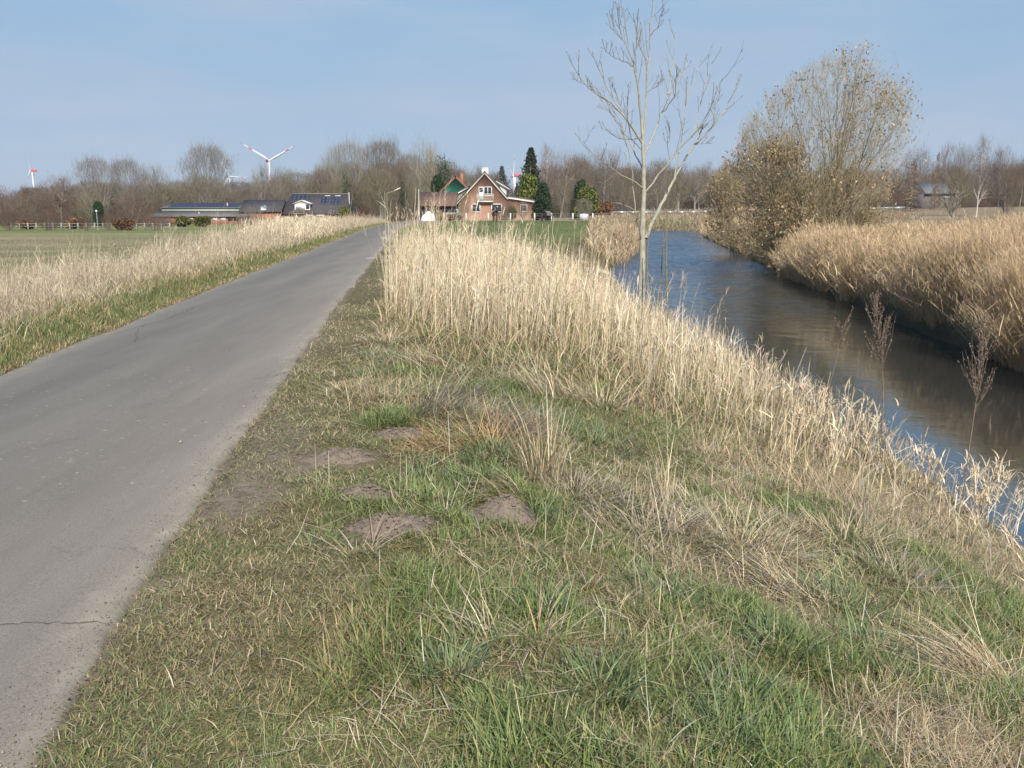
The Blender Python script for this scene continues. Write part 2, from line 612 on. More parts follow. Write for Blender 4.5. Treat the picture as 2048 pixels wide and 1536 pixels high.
# cracks across the lane
mb = MB()
for (pa, pb, w_, sd_) in [((-120, 1262), (228, 1237), .008, 1), ((40, 905), (200, 872), .004, 2), ((205, 672), (330, 640), .016, 3), ((330, 640), (400, 612), .014, 4), ((280, 655), (268, 690), .012, 5), ((500, 760), (640, 728), .010, 6)]:
    a_, b2 = np.array(G(*pa, .02)), np.array(G(*pb, .02))
    n = 40
    t_ = np.linspace(0, 1, n)
    L_ = np.linalg.norm(b2 - a_)
    nv = np.array([-(b2 - a_)[1], (b2 - a_)[0]]) / L_
    off = .10 * (fbm(t_ * 6 * L_, t_ * 0 + sd_, 57, 5) - .5) + .02 * (vnoise(t_ * 60, t_ * 0, sd_) - .5)
    c_ = a_ + (b2 - a_) * t_[:, None] + nv * off[:, None]
    u_ = np.clip((c_[:, 0] - xR(c_[:, 1]) + RW) / RW, 0, 1)
    z_ = .006 + .028 * (1 - (2 * u_ - 1) ** 2) + .008 * (fbm(c_[:, 0] * 1.2, c_[:, 1] * .6, 55, 3) - .5) + .003
    ww = w_ * (.25 + vnoise(t_ * 25, t_ * 0, 58 + sd_)) * np.minimum(1, np.minimum(t_, 1 - t_) * 8 + .1) * .32
    l_, r_ = c_ - nv * ww[:, None], c_ + nv * ww[:, None]
    v_ = np.stack([np.column_stack([l_, z_]), np.column_stack([r_, z_])], 1).reshape(-1, 3)
    mb.add(v_, [[2 * i_, 2 * i_ + 1, 2 * i_ + 3, 2 * i_ + 2] for i_ in range(n - 1)])
tag(mb.build('road_cracks', plain('crack_dirt', (.095, .084, .07), 1, .3, 40, spec=.05)), 'thin dark cracks in the asphalt of the lane', 'road', kind='structure')

# ------------------------------------------------------------------ water
mb = MB()
def waves(x, y):
    """wind ripples, lively down the open reach and calm by the near reeds"""
    r_ = np.random.default_rng(3)
    h_ = 0
    for k_ in range(26):
        lam = np.exp(r_.uniform(math.log(.34), math.log(1.1)))
        th_ = r_.normal(.35, .55)
        ph_ = r_.uniform(0, 6.28)
        h_ = h_ + lam * .0075 * np.sin(2 * PI / lam * (x * math.sin(th_) + y * math.cos(th_)) + ph_ + 1.5 * vnoise(x * .4, y * .4, 500 + k_))
    amp = np.interp(y, [10, 22, 42, 62], [.02, .06, .75, 1.0]) * np.clip(.45 + 1.1 * fbm(x * .12, y * .07, 501, 2), .3, 1.2)
    amp = amp * (.25 + .75 * sstep((xQ(y) - x - .3) / 3.5))
    return h_ * amp


wy = np.concatenate([np.arange(-40, 5, 3.), np.arange(5, 20, .25), np.arange(20, 131.05, .10)])
uw = np.linspace(0, 1, 60)
YW, UW = np.meshgrid(wy, uw, indexing='ij')
XW = (xL(YW) - 1.2) * (1 - UW) + (xQ(YW) + 1.2) * UW
i = (np.arange(len(wy) - 1)[:, None] * 60 + np.arange(59)[None, :]).ravel()
mb.add(np.stack([XW, YW, WZ + np.where(YW > 5, waves(XW, YW), 0)], -1).reshape(-1, 3), np.stack([i, i + 1, i + 61, i + 60], 1))
mb.add([(xQ(131) + 1.2, 115, WZ), (160, 115, WZ), (160, 131, WZ), (xQ(131) + 1.2, 131, WZ)], [[0, 1, 2, 3]])
m, nt, b = new_mat('river_water')
geo = nt.nodes.new('ShaderNodeNewGeometry')
pos = geo.outputs['Position']
b.inputs['Base Color'].default_value = (.030, .028, .024, 1)
b.inputs['Roughness'].default_value = .05
b.inputs['IOR'].default_value = 3.6
b.inputs['Specular Tint'].default_value = (.72, .90, 1.0, 1)
b.inputs['Specular IOR Level'].default_value = .5
mpw = nd(nt, 'ShaderNodeMapping')
mpw.inputs['Scale'].default_value = (.8, 1.5, 1)
mpw.inputs['Rotation'].default_value = (0, 0, .35)
nt.links.new(pos, mpw.inputs[0])
h1 = noise(nt, 3.2, 4, .55, mpw.outputs[0])
h2 = noise(nt, .55, 2, .5, mpw.outputs[0])
calm = ramp(nt, noise(nt, .12, 2, .5, pos), [(.35, .45), (.65, 1.)])
sy = nt.nodes.new('ShaderNodeSeparateXYZ')
nt.links.new(pos, sy.inputs[0])
mr = nd(nt, 'ShaderNodeMapRange')
for k_, v_ in (('From Min', 20.), ('From Max', 44.), ('To Min', .028), ('To Max', 1.)): mr.inputs[k_].default_value = v_
nt.links.new(sy.outputs['Y'], mr.inputs['Value'])
hh = math_n('ADD', h1, math_n('MULTIPLY', h2, .8))
bn = nd(nt, 'ShaderNodeBump', Distance=.2)
nt.links.new(math_n('MULTIPLY', calm, mr.outputs[0]), bn.inputs['Strength'])
nt.links.new(hh, bn.inputs['Height'])
nt.links.new(bn.outputs[0], b.inputs['Normal'])
tag(mb.build('water', m, smooth=True), 'blue rippled water of the small river', 'river', kind='structure')

# ================================================================== GRASS AND REEDS
def unit(v):
    return v / (np.linalg.norm(v, axis=-1, keepdims=True) + 1e-9)


def blade_pts(base, az, lean, bend, L, k=4, kink=None):
    """curved blades: start angle `lean` from vertical, turning by `bend` along their length"""
    N = len(base)
    t = (np.arange(k - 1) + .5) / (k - 1)
    ang = lean[:, None] + bend[:, None] * t[None, :]
    if kink is not None: ang = ang + kink[:, None] * (t[None, :] > .62)
    st = L[:, None] / (k - 1)
    h = np.sin(ang) * st
    dz = np.cos(ang) * st
    step = np.stack([h * np.cos(az)[:, None], h * np.sin(az)[:, None], dz], -1)
    P = np.concatenate([base[:, None, :], base[:, None, :] + np.cumsum(step, 1)], 1)
    return P


def blades(mb, base, az, lean, bend, L, W, C, k=4, tip=.06, shade=None, kink=None, twist=.5):
    N = len(base)
    if N == 0: return
    P = blade_pts(base, az, lean, bend, L, k, kink)
    prof = np.interp(np.linspace(0, 1, k), [0, .35, .75, 1], [.75, 1, .7, tip])
    Wd = W[:, None] * .5 * prof[None, :]
    a2 = az + PI / 2 + rng.normal(0, twist, N)
    Sd = np.stack([np.cos(a2), np.sin(a2), np.zeros(N)], -1)
    mb.ribbons(P, Wd, Sd, C)
    return P


def scatter(n, x0, x1, y0, y1):
    return rng.uniform(x0, x1, n), rng.uniform(y0, y1, n)


def base3(x, y, dz=-.01):
    return np.stack([x, y, ground_z(x, y) + dz], -1)


def pal(n, cols, w=None, var=.15):
    cols = np.array(cols, float)
    c = cols[rng.choice(len(cols), n, p=None if w is None else np.array(w) / np.sum(w))]
    c = c * (1 + rng.normal(0, var, (n, 1))) * (1 + rng.normal(0, var * .25, (n, 3)))
    return np.clip(c, .01, .95)


GREENS = [(.175, .228, .074), (.155, .208, .076), (.22, .258, .082), (.160, .202, .092), (.28, .28, .10)]
MOSSY = [(.25, .23, .095), (.21, .205, .085), (.29, .245, .115), (.18, .19, .085), (.34, .26, .14)]
STRAWS = [(.52, .43, .27), (.44, .35, .215), (.36, .275, .165), (.60, .52, .37), (.40, .29, .15), (.31, .24, .16)]
REEDS = [(.76, .645, .47), (.69, .57, .395), (.58, .46, .31), (.82, .715, .55), (.50, .39, .25), (.62, .49, .30)]

MOLES = [(-.60, 4.22, .24, .18, .062), (-.03, 4.48, .22, .17, .10), (-.80, 4.78, .19, .14, .048), (-1.13, 5.6, .30, .19, .052), (-.80, 6.2, .20, .17, .065)]


def off_mole(x, y, s=1.45):
    ok = np.ones(len(x), bool)
    for mx, my, rx, ry, h in MOLES:
        ok &= ((x - mx) / rx) ** 2 + ((y - my) / ry) ** 2 > s
    return ok


def in_view(x, y, m=1.3):
    return (np.abs(x) < .60 * y + m) & (y > 1.5)


def turf(n, x0, x1, y0, y1, lsc, wsc, gm, sm, k=4):
    x, y = scatter(n, x0, x1, y0, y1)
    e = x - xR(y)
    d = wdist(x, y)
    jit = .07 * (vnoise(x * 7, y * 7, 60) - .5)
    keep = in_view(x, y) & (e + jit > -.025) & (d > .08) & off_mole(x, y)
    x, y = x[keep], y[keep]
    e, d = x - xR(y), wdist(x, y)
    soil = verge_soil(x, y)
    clump = fbm(x * 4.5, y * 4.5, 61, 3)
    gap = vnoise(x * 11, y * 11, 62)
    keep = rng.random(len(x)) < np.clip(1.0 - .93 * soil, 0, 1) * np.clip(.25 + 1.6 * (clump - .25) + .3 * gap, .12, 1)
    x, y, e, d, clump = x[keep], y[keep], e[keep], d[keep], clump[keep]
    worn = sstep((1.15 - e + .9 * (fbm(x * 1.3, y, 64) - .5)) / .7)      # trodden short turf along the lane
    st = straw_field(x, y)
    fine = fbm(x * 9, y * 8, 65, 2)
    isst = rng.random(len(x)) < np.clip(st * (1 - .35 * worn) * (.6 + .9 * fine) + .05, 0, .95)
    N = len(x)
    base = base3(x, y)
    # blades in one tuft lean the same way
    az = 2 * PI * 2.2 * fbm(x * 2.6, y * 2.6, 66, 2) + rng.normal(0, 1.5, N)
    hue = fbm(x * 1.4 + 9, y * 1.4, 67, 3)
    g = ~isst
    ng = g.sum()
    # green
    tall = np.clip((fbm(x * 2.1, y * 2.1, 68, 2) - .3) * 2.2, .35, 1.5)
    L = np.exp(rng.normal(0, .35, N)) * lsc * (.088 * tall * (1 - worn) + .038 * worn)
    C = pal(N, GREENS, (3, 2.5, 2.5, 2, 1.2))
    mossy = rng.random(N) < np.clip(worn * .75 + (hue - .55) * 2.2, 0, .9)
    C[mossy] = pal(int(mossy.sum()), MOSSY)
    lean = np.abs(rng.normal(.62, .45, N)) + worn * .5
    bend = rng.normal(.95, .6, N)
    W = rng.uniform(.0028, .0064, N) * wsc * (1 - .3 * worn)
    blades(gm, base[g], az[g], lean[g], bend[g], L[g], W[g], C[g], k)
    # dead blades among them
    s = isst
    n = int(s.sum())
    C = pal(n, STRAWS, (3, 3, 2.5, 1.4, 2, 2), .2)
    L = np.exp(rng.normal(0, .42, n)) * .115 * lsc * (1 - .6 * worn[s]) * (.8 + .3 * st[s]) * (1 - .45 * sstep((1.7 - d[s]) / 1.2))
    lean = np.abs(rng.normal(1.15, .4, n))
    bend = rng.normal(.5, .6, n)
    W = rng.uniform(.0016, .0042, n) * wsc
    b2 = base[s].copy()
    b2[:, 2] += rng.uniform(0, .03, n)
    blades(sm, b2, az[s] + rng.normal(0, .8, n), np.minimum(lean, 1.62), np.minimum(bend, 1.75 - np.minimum(lean, 1.62)), L, W, C, k)


gm, sm = MB(), MB()
turf(380000, -2.2, 3.8, 1.6, 4.4, 1.0, .95, gm, sm)
turf(300000, -2.5, 4.6, 4.4, 8.2, 1.0, 1.1, gm, sm)
turf(170000, -3.2, 4.7, 8.2, 15.0, 1.15, 1.8, gm, sm, 3)
turf(60000, -6.3, 4.4, 15.0, 36.0, 1.3, 3.6, gm, sm, 3)


def thatch(n, x0, x1, y0, y1, wsc):
    """short litter and moss bits lying on the soil"""
    x, y = scatter(n, x0, x1, y0, y1)
    e, d = x - xR(y), wdist(x, y)
    kp = in_view(x, y) & (e > -.01 + .05 * (vnoise(x * 9, y * 9, 63) - .5)) & (d > .1) & off_mole(x, y, 1.15) & (rng.random(n) < 1 - .8 * verge_soil(x, y))
    x, y = x[kp], y[kp]
    N = len(x)
    mix = fbm(x * 2.5, y * 2.5, 69, 3)
    C = pal(N, MOSSY + [(.30, .235, .14), (.38, .30, .18), (.22, .165, .10), (.17, .135, .09)], None, .22)
    g_ = rng.random(N) < (mix - .25)
    C[g_] = pal(int(g_.sum()), GREENS)
    blades(gm, base3(x, y, .004), rng.uniform(0, 2 * PI, N), rng.normal(1.25, .25, N), rng.normal(.15, .4, N), rng.uniform(.015, .055, N), rng.uniform(.002, .0045, N) * wsc, C, 3)


thatch(310000, -2.2, 3.6, 1.6, 4.6, 1.0)
thatch(200000, -2.6, 4.6, 4.6, 9.5, 1.6)


def tussock(mb, cx, cy, n, rad, L0, W0, cols, lean0=.35, az0=None, azs=3.2, bendm=.6, var=.18, k=5, kink=0., z=None, pack=1.):
    r = rad * np.sqrt(rng.random(n)) * pack
    t = rng.uniform(0, 2 * PI, n)
    x, y = cx + r * np.cos(t), cy + r * np.sin(t)
    az = t + rng.normal(0, .5, n) if az0 is None else az0 + rng.normal(0, azs, n)
    lean = np.abs(rng.normal(lean0, .22, n)) * (.35 + .9 * r / rad)
    L = L0 * np.exp(rng.normal(0, .28, n))
    kk = rng.normal(0, kink, n) * (rng.random(n) < .4) if kink else None
    b = base3(x, y)
    if z is not None: b[:, 2] = z
    return blades(mb, b, az, lean, rng.normal(bendm, .3, n), L, W0 * rng.uniform(.7, 1.3, n), pal(n, cols, None, var), k, kink=kk)


GREYST = [(.36, .30, .215), (.42, .34, .235), (.30, .245, .175), (.33, .29, .22), (.27, .23, .17)]
RUSTY = [(.42, .27, .12), (.48, .33, .16), (.36, .22, .10)]
BLUEG = [(.165, .205, .115), (.145, .185, .11), (.20, .225, .12)]
# the dead tussocks that stand out, at their places on the bank
for px, py, n, r, L, cols, lean, az in [
        (1085, 960, 130, .15, .36, STRAWS, .10, None), (1150, 990, 420, .28, .17, GREYST, 1.0, None), (1040, 1000, 220, .20, .24, STRAWS, 1.15, 3.6),
        (860, 840, 380, .22, .28, GREYST, .65, -.5), (900, 800, 300, .28, .26, GREYST, .85, -.4), (1010, 870, 380, .25, .28, GREYST, .85, -.5),
        (950, 800, 130, .34, .2, BLUEG, .75, None), (1060, 850, 150, .4, .22, BLUEG, .7, None), (1180, 880, 160, .4, .2, BLUEG, .6, None),
        (870, 900, 260, .24, .2, RUSTY, 1.1, 3.0), (1290, 1060, 380, .34, .24, GREYST, .9, None), (1480, 1080, 520, .34, .26, STRAWS, 1.0, None),
        (1580, 1170, 480, .26, .22, STRAWS, 1.05, 2.8), (1700, 1060, 300, .26, .24, STRAWS, .8, None), (1800, 1120, 250, .22, .22, GREYST, .9, None),
        (1730, 1030, 70, .08, .42, GREYST, .25, None), (1980, 1360, 520, .17, .40, STRAWS, 1.25, 3.05), (2010, 1330, 320, .12, .42, STRAWS, 1.2, 2.8), (1960, 1440, 300, .18, .24, GREYST, 1.2, 3.3),
        (1890, 1290, 200, .10, .18, RUSTY, 1.1, None), (1080, 1290, 120, .11, .18, STRAWS, 1.0, None), (960, 1290, 70, .12, .2, STRAWS, .9, 2.4),
        (720, 1130, 50, .14, .20, STRAWS, 1.1, None), (1330, 1010, 14, .03, .58, STRAWS, .16, 2.1), (1210, 820, 200, .14, .3, STRAWS, .8, None),
        (780, 690, 220, .34, .24, STRAWS, 1.05, None), (700, 800, 200, .34, .2, STRAWS, 1.1, None), (850, 730, 300, .3, .3, STRAWS, 1.0, 3.3),
        (1150, 810, 260, .25, .34, STRAWS, .95, 3.0), (1090, 800, 70, .2, .4, STRAWS, .7, 2.6), (980, 900, 200, .2, .26, RUSTY, .9, None)]:
    wx, wy_ = G(px, py, float(ground_z(*[np.array([q_]) for q_ in G(px, py, -.1)], micro=False)[0]))
    tussock(sm if cols is not BLUEG else gm, wx, wy_, n, r, L, .0030 + .0004 * wy_, cols, lean, az, .55, .75, .2)
# lush dark green tufts
for px, py, n, r in [(1100, 1250, 150, .09), (900, 1400, 120, .10), (1200, 1420, 160, .10), (1450, 1480, 160, .12), (1700, 1090, 220, .2), (1000, 940, 260, .22), (960, 990, 200, .18),
                     (1580, 1250, 160, .14), (1760, 1200, 170, .14), (780, 730, 260, .28), (740, 770, 200, .25), (1330, 1180, 170, .14), (1480, 1380, 160, .12), (620, 1120, 40, .12), (1080, 1050, 120, .06), (850, 980, 160, .18), (1130, 800, 110, .26)]:
    wx, wy_ = G(px, py, -.06)
    tussock(gm, wx, wy_, n, r, .135, .0055, [(.15, .20, .085), (.18, .23, .09), (.155, .20, .11)], .45, None, 3.2, .9)
# loose stalks lying and standing about
x, y = scatter(5200, -1.2, 4.2, 2.2, 9)
kp = in_view(x, y) & (wdist(x, y) > .3) & off_mole(x, y) & (x - xR(y) > .5) & (rng.random(len(x)) < straw_field(x, y) + .12)
x, y = x[kp], y[kp]
n = len(x)
ly = rng.random(n) < .93
blades(sm, base3(x, y, .02), rng.uniform(0, 2 * PI, n), np.where(ly, rng.normal(1.3, .16, n), rng.normal(.45, .25, n)), rng.normal(.05, .18, n), rng.uniform(.10, .34, n), rng.uniform(.0028, .0046, n),
       pal(n, [(.62, .54, .38), (.56, .47, .31), (.50, .43, .31)]), 5, .4, kink=rng.normal(0, .7, n) * (rng.random(n) < .3))
for px, py, az, L, lean in [(1260, 1330, .45, .36, 1.25), (770, 1260, -.7, .2, 1.1), (850, 1380, 1.8, .2, .5), (1300, 1480, 1.9, .22, .3), (860, 1250, 1.7, .16, .25), (1120, 1290, 1.2, .24, .9), (650, 1330, 1.9, .11, .3),
                            (1600, 1080, 1.45, .30, .2), (1090, 1100, 1.4, .22, .25), (1180, 1100, 1.0, .18, .4), (1330, 1060, 1.9, .5, .35), (1350, 1070, 2.0, .55, .3), (1560, 1330, 2.6, .22, .8), (1680, 1300, 2.0, .2, .4),
                            (635, 1010, 1.8, .25, .2), (660, 1010, 1.7, .2, .35), (800, 1020, 1.4, .24, .2), (815, 1020, 1.7, .22, .3), (820, 1015, 1.3, .25, .4), (900, 930, 1.7, .3, .4), (880, 830, 1.9, .45, .5), (1000, 1310, 2.9, .25, 1.2)]:
    wx, wy_ = G(px, py, -.03)
    o = np.ones(1)
    blades(sm, base3(np.array([wx]), np.array([wy_]), .02), o * az, o * lean, o * rng.normal(.1, .2), o * L, o * .0030, np.array([[.60, .57, .41]]), 6, .5)


# ------------------------------------------------------------------ reeds
def reed(mb, x, y, H, W, cols, lean_az, lean_m, leaves=2, plume=None, var=.13, k=4, kink=.0, leafL=.35, base_dz=-.02, leaf_t=(.25, .9), zb=None):
    N = len(x)
    b = base3(x, y, base_dz)
    if zb is not None: b[:, 2] = np.maximum(b[:, 2], zb)
    az = lean_az + rng.normal(0, .7, N)
    wild = rng.random(N) < .25
    az[wild] = rng.uniform(0, 2 * PI, wild.sum())
    lean = np.abs(rng.normal(lean_m, .10, N))
    bend = rng.normal(.12, .14, N)
    C = pal(N, cols, None, var)
    kk = rng.normal(0, 1.2, N) * (rng.random(N) < kink) if kink else None
    P = blades(mb, b, az, lean, bend, H, W, C, k, .5, kink=kk, twist=1.5)
    for j in range(leaves):
        sel = rng.random(N) < .8
        n = int(sel.sum())
        t = rng.uniform(leaf_t[0], leaf_t[1], n) * (k - 1)
        i0 = np.minimum(t.astype(int), k - 2)
        fr = (t - i0)[:, None]
        Q = P[sel]
        st = Q[np.arange(n), i0] * (1 - fr) + Q[np.arange(n), i0 + 1] * fr
        blades(mb, st, rng.uniform(0, 2 * PI, n), np.abs(rng.normal(.45, .3, n)), np.abs(rng.normal(1.1, .7, n)), leafL * rng.uniform(.5, 1.3, n), W[sel] * rng.uniform(1.2, 2.4, n), C[sel] * rng.uniform(.8, 1.15, (n, 1)), 4, .1, twist=.8)
    if plume:
        frac, m, pl, pcol = plume
        sel = np.nonzero(rng.random(N) < frac)[0]
        if len(sel):
            tip = P[sel, -1]
            tip2 = P[sel, -2]
            d = unit(tip - tip2)
            rep = np.repeat(np.arange(len(sel)), m)
            n = len(rep)
            s0 = tip[rep] - d[rep] * rng.uniform(0, pl, n)[:, None]
            blades(mb, s0, az[sel][rep] + rng.normal(0, .9, n), np.abs(rng.normal(.35, .22, n)), rng.normal(.5, .35, n), pl * rng.uniform(.3, .6, n), np.repeat(W[sel], m) * 1.0, pal(n, pcol, None, var), 3, .3, twist=1.5)
    return P


# -- pale reeds between the lane and the river
front_x = np.array([-4.5, -2.9, -2.2, -1.2, -.4, .2, .8, 1.6, 2.4, 3.2, 4.2, 5.2])
front_y = np.array([16.5, 15.0, 13.0, 11.3, 10.0, 9.5, 9.3, 8.4, 7.4, 6.6, 6.2, 6.0])
rb = MB()
x, y = scatter(92000, -7.5, 6.0, 6.0, 42)
fy = np.interp(x, front_x, front_y)
n1 = fbm(x * .8, y * .8, 71, 3)
e, d = x - xR(y), wdist(x, y)
back = 24
kp = in_view(x, y, 1) & (y > fy + 2.2 * (n1 - .5)) & (e > .85 + .5 * (n1 - .5)) & (d > -.15)
far_t = np.clip((y - 16) / 24, 0, 1)
dens = np.clip(1.5 * (n1 - .18), .25, 1) * np.where(y > 19, .45, 1) * np.clip((y - fy) / 1.6 + .35, 0, 1)
slope = sstep((2.0 - d) / 1.6)
dens = dens * (1 - .93 * sstep((1.35 - d) / 1.1) * (y < 22))
dens = dens * np.clip(.35 + 2.6 * (fbm(x * 2.1, y * 1.7, 72, 2) - .30), .12, 1)
dens = dens * np.where((y < 9.8) & (x > 2.5), np.clip(2.6 * (fbm(x * 1.9, y * 1.9, 74, 2) - .42), .05, 1), 1)
kp &= rng.random(len(x)) < dens
x, y, n1, d, fy, slope = x[kp], y[kp], n1[kp], d[kp], fy[kp], slope[kp]
N = len(x)
into = np.clip((y - fy) / 2.2, 0, 1)
H = np.interp(d, [0, .6, 2, 4, 6, 8], [.30, .42, .66, .92, 1.2, 1.3]) * (.6 + .4 * into) * (.72 + .55 * n1) * np.exp(rng.normal(0, .18, N)) * np.interp(y, [16, 20, 25, 42], [1.04, .66, .42, .36])
tone = lerp((1, 1, 1), (.92, .9, .9), slope)
reed(rb, x, y, H, rng.uniform(.0030, .0050, N) * (1 + .04 * y), REEDS, .6, .09, 1, (.12, 5, .12, [(.66, .55, .38), (.56, .44, .3)]), .16, 4, .12, .24)
# low dead leaves filling the foot of the reeds
x, y = scatter(42000, -5.5, 5.2, 6.3, 24)
fy = np.interp(x, front_x, front_y)
kp = in_view(x, y, 1) & (y > fy - .9) & (x - xR(y) > .8) & (wdist(x, y) > .5) & ((y > 8.5) | (x < 2.5) | (rng.random(len(x)) < .35))
x, y = x[kp], y[kp]
N = len(x)
blades(rb, base3(x, y), rng.uniform(0, 2 * PI, N), np.abs(rng.normal(.7, .4, N)), rng.normal(.9, .5, N), rng.uniform(.18, .55, N), rng.uniform(.004, .008, N) * (1 + .03 * y), pal(N, [(.48, .36, .21), (.40, .30, .18), (.56, .44, .27), (.33, .25, .15), (.27, .26, .11)]), 4)
# tall feathery stalks over the rest
tx, ty, th = [], [], []
for px0, px1, y0, y1, t0, t1, n in [(770, 860, 12.5, 17, 405, 475, 42), (830, 910, 11, 16, 375, 460, 34), (880, 1010, 11, 16, 425, 485, 40), (1000, 1220, 10.5, 15, 440, 510, 46), (760, 800, 15, 17, 430, 520, 24), (1200, 1440, 9, 13, 540, 640, 22)]:
    px, Yq = rng.uniform(px0, px1, n), rng.uniform(y0, y1, n)
    for a_, q_ in zip(px, Yq):
        top = P3(a_, rng.uniform(t0, t1), q_)
        tx.append(top[0]); ty.append(q_); th.append(top[2])
tx, ty, th = np.array(tx), np.array(ty), np.array(th)
hh = th - ground_z(tx, ty)
kp = (hh > .5) & (wdist(tx, ty) > 0)
tx, ty, hh = tx[kp], ty[kp], hh[kp]
reed(rb, tx, ty, hh * 1.02, np.full(len(tx), .0048), [(.66, .54, .35), (.58, .46, .29), (.72, .60, .42)], .3, .04, 2, (.75, 9, .22, [(.58, .48, .33), (.62, .5, .34), (.47, .37, .24)]), .12, 5, 0, .3)
# broken reeds with curled leaves at the water's edge
x, y = scatter(800, 1.6, 5.0, 5.2, 15)
d = wdist(x, y)
kp = in_view(x, y, .6) & (d > -.12) & (d < 1.7)
kp &= rng.random(len(x)) < np.clip(.2 + 1.6 * (fbm(x * 1.3, y * 1.3, 73, 2) - .3), .08, 1)
x, y = x[kp], y[kp]
N = len(x)
reed(rb, x, y, rng.uniform(.2, .62, N) * np.interp(d[kp], [0, 1.5], [.7, 1.]), rng.uniform(.004, .0075, N), REEDS + GREYST, 1.2, .24, 5, (.22, 7, .10, [(.78, .66, .46), (.7, .58, .4)]), .16, 6, .35, .22, leaf_t=(.2, 1.0))
for px, py, hh_ in [(1850, 965, .62), (1920, 985, .55), (1960, 1000, .55), (1990, 960, .4), (1640, 860, .62), (1605, 850, .6), (1510, 800, .55), (1960, 990, .6), (2020, 1010, .6), (1600, 900, .35), (1735, 900, .7), (1560, 860, .6), (1690, 900, .62), (1760, 930, .5)]:
    wx, wy_ = G(px, py, -.95)
    N = 12
    xs, ys_ = wx + rng.normal(0, .05, N), wy_ + rng.normal(0, .06, N)
    reed(rb, xs, ys_, rng.uniform(.6, 1.15, N) * hh_ * 1.0, rng.uniform(.006, .009, N), REEDS, .8, .22, 4, (.7, 8, .12, [(.80, .68, .48), (.72, .6, .42)]), .12, 6, .1, .18, leaf_t=(.4, 1.0), zb=-1.25)

# -- left far clumps on the near bank
x, y = scatter(26000, 2.0, 18, 43, 100)
d = wdist(x, y)
nn = fbm(x * .28, y * .22, 75, 3)
kp = (d > -.4) & (x < xL(y) + .5) & (d < np.interp(y, [48, 54, 72, 82, 100], [.8, 2.6, 3.6, 2.0, 1.6])) & (rng.random(len(x)) < np.clip(2.4 * (nn - .22), .06, 1)) & (y > 47)
x, y, nn, d = x[kp], y[kp], nn[kp], d[kp]
N = len(x)
H = (.75 + .9 * nn) * np.exp(rng.normal(0, .16, N)) * np.clip(1.15 - d * .12, .5, 1) * np.interp(y, [48, 56, 74, 90], [.55, 1, 1, .6])
reed(rb, x, y, H, rng.uniform(.014, .026, N), [(.50, .39, .255), (.44, .33, .21), (.56, .44, .29), (.40, .28, .16)], -.6, .20, 3, (.6, 3, .25, [(.50, .40, .29), (.44, .34, .24)]), .13, 4, 0, .55, zb=WZ - .1)
tag(rb.build('pale_reeds', M_STRAW), 'pale dry reeds between the lane and the river', 'reeds', kind='stuff')
print('reeds', rb.n)

# -- tan reed bed on the far bank
ro = MB()
TANS = [(.64, .465, .265), (.56, .40, .22), (.70, .53, .325), (.47, .33, .18), (.62, .475, .30)]
PLUM = [(.58, .435, .28), (.50, .37, .235), (.66, .51, .345)]
for n_, yy0, yy1, wsc, hsc in [(84000, 11, 24, .75, 1.0), (40000, 24, 40, 1.4, 1.0), (7000, 44, 112, 3.6, .5)]:
    y = yy0 + (yy1 - yy0) * rng.random(n_)
    q = rng.uniform(-.75, 10.5, n_) * np.where(rng.random(n_) < .5, 1, rng.random(n_))
    x = xQ(y) + q
    nn = fbm(x * .5, y * .5, 77, 3)
    kp = (x < .62 * y + 4) & (q > -.75 + 1.5 * fbm(y * .7, y * 0 + 2, 79, 3)) & (rng.random(n_) < np.clip(.4 + 2.4 * (nn - .36), .16, 1)) & (q < np.where(y < 46, 5.2 + 5.5 * nn, 4.5))
    x, y, q, nn = x[kp], y[kp], q[kp], nn[kp]
    N = len(x)
    gz = ground_z(x, y)
    edge = sstep((1.6 - q) / 2.2)
    top = (.74 + .75 * (nn - .42) + .09 * np.clip(q, 0, 4)) * hsc * np.interp(y, [28, 38], [1, .55])
    top = top - .35 * edge
    H = np.maximum((top - np.maximum(gz, WZ)) * np.exp(rng.normal(0, .13, N)), .5)
    lm = .14 + .34 * edge
    reed(ro, x, y, H, rng.uniform(.0045, .0075, N) * wsc, TANS, 3.3, .07 + .0 * edge, 2, (.8, 7 if wsc < 1 else 4, .24, PLUM), .17, 4, .06, .34, leaf_t=(.3, .95), zb=WZ - .05)
    # stems leaning out over the water
    sel = (q < 1.3) & (rng.random(N) < .45)
    reed(ro, x[sel], y[sel], rng.uniform(.9, 1.7, sel.sum()), rng.uniform(.006, .010, sel.sum()) * wsc, TANS, 3.3, .62, 2, (.7, 4, .22, PLUM), .14, 4, .1, .4, zb=WZ)
tag(ro.build('tan_reed_bed', M_STRAW), 'tall tan reed bed leaning over the far side of the river', 'reeds', kind='stuff')
print('tan', ro.n)

# -- far end of the river and the embankment behind it
re = MB()
x, y = scatter(12000, 12, 60, 127, 158)
kp = rng.random(len(x)) < .8
x, y = x[kp], y[kp]
N = len(x)
reed(re, x, y, rng.uniform(.4, .95, N) * np.where(y < 133, .9, 1), rng.uniform(.03, .06, N), [(.38, .29, .19), (.44, .34, .23), (.33, .25, .16)], 0, .2, 2, None, .15, 3, 0, .5)
tag(re.build('embankment_grass', M_STRAW), 'rough brown grass on the road embankment at the end of the river', 'grass', kind='stuff')

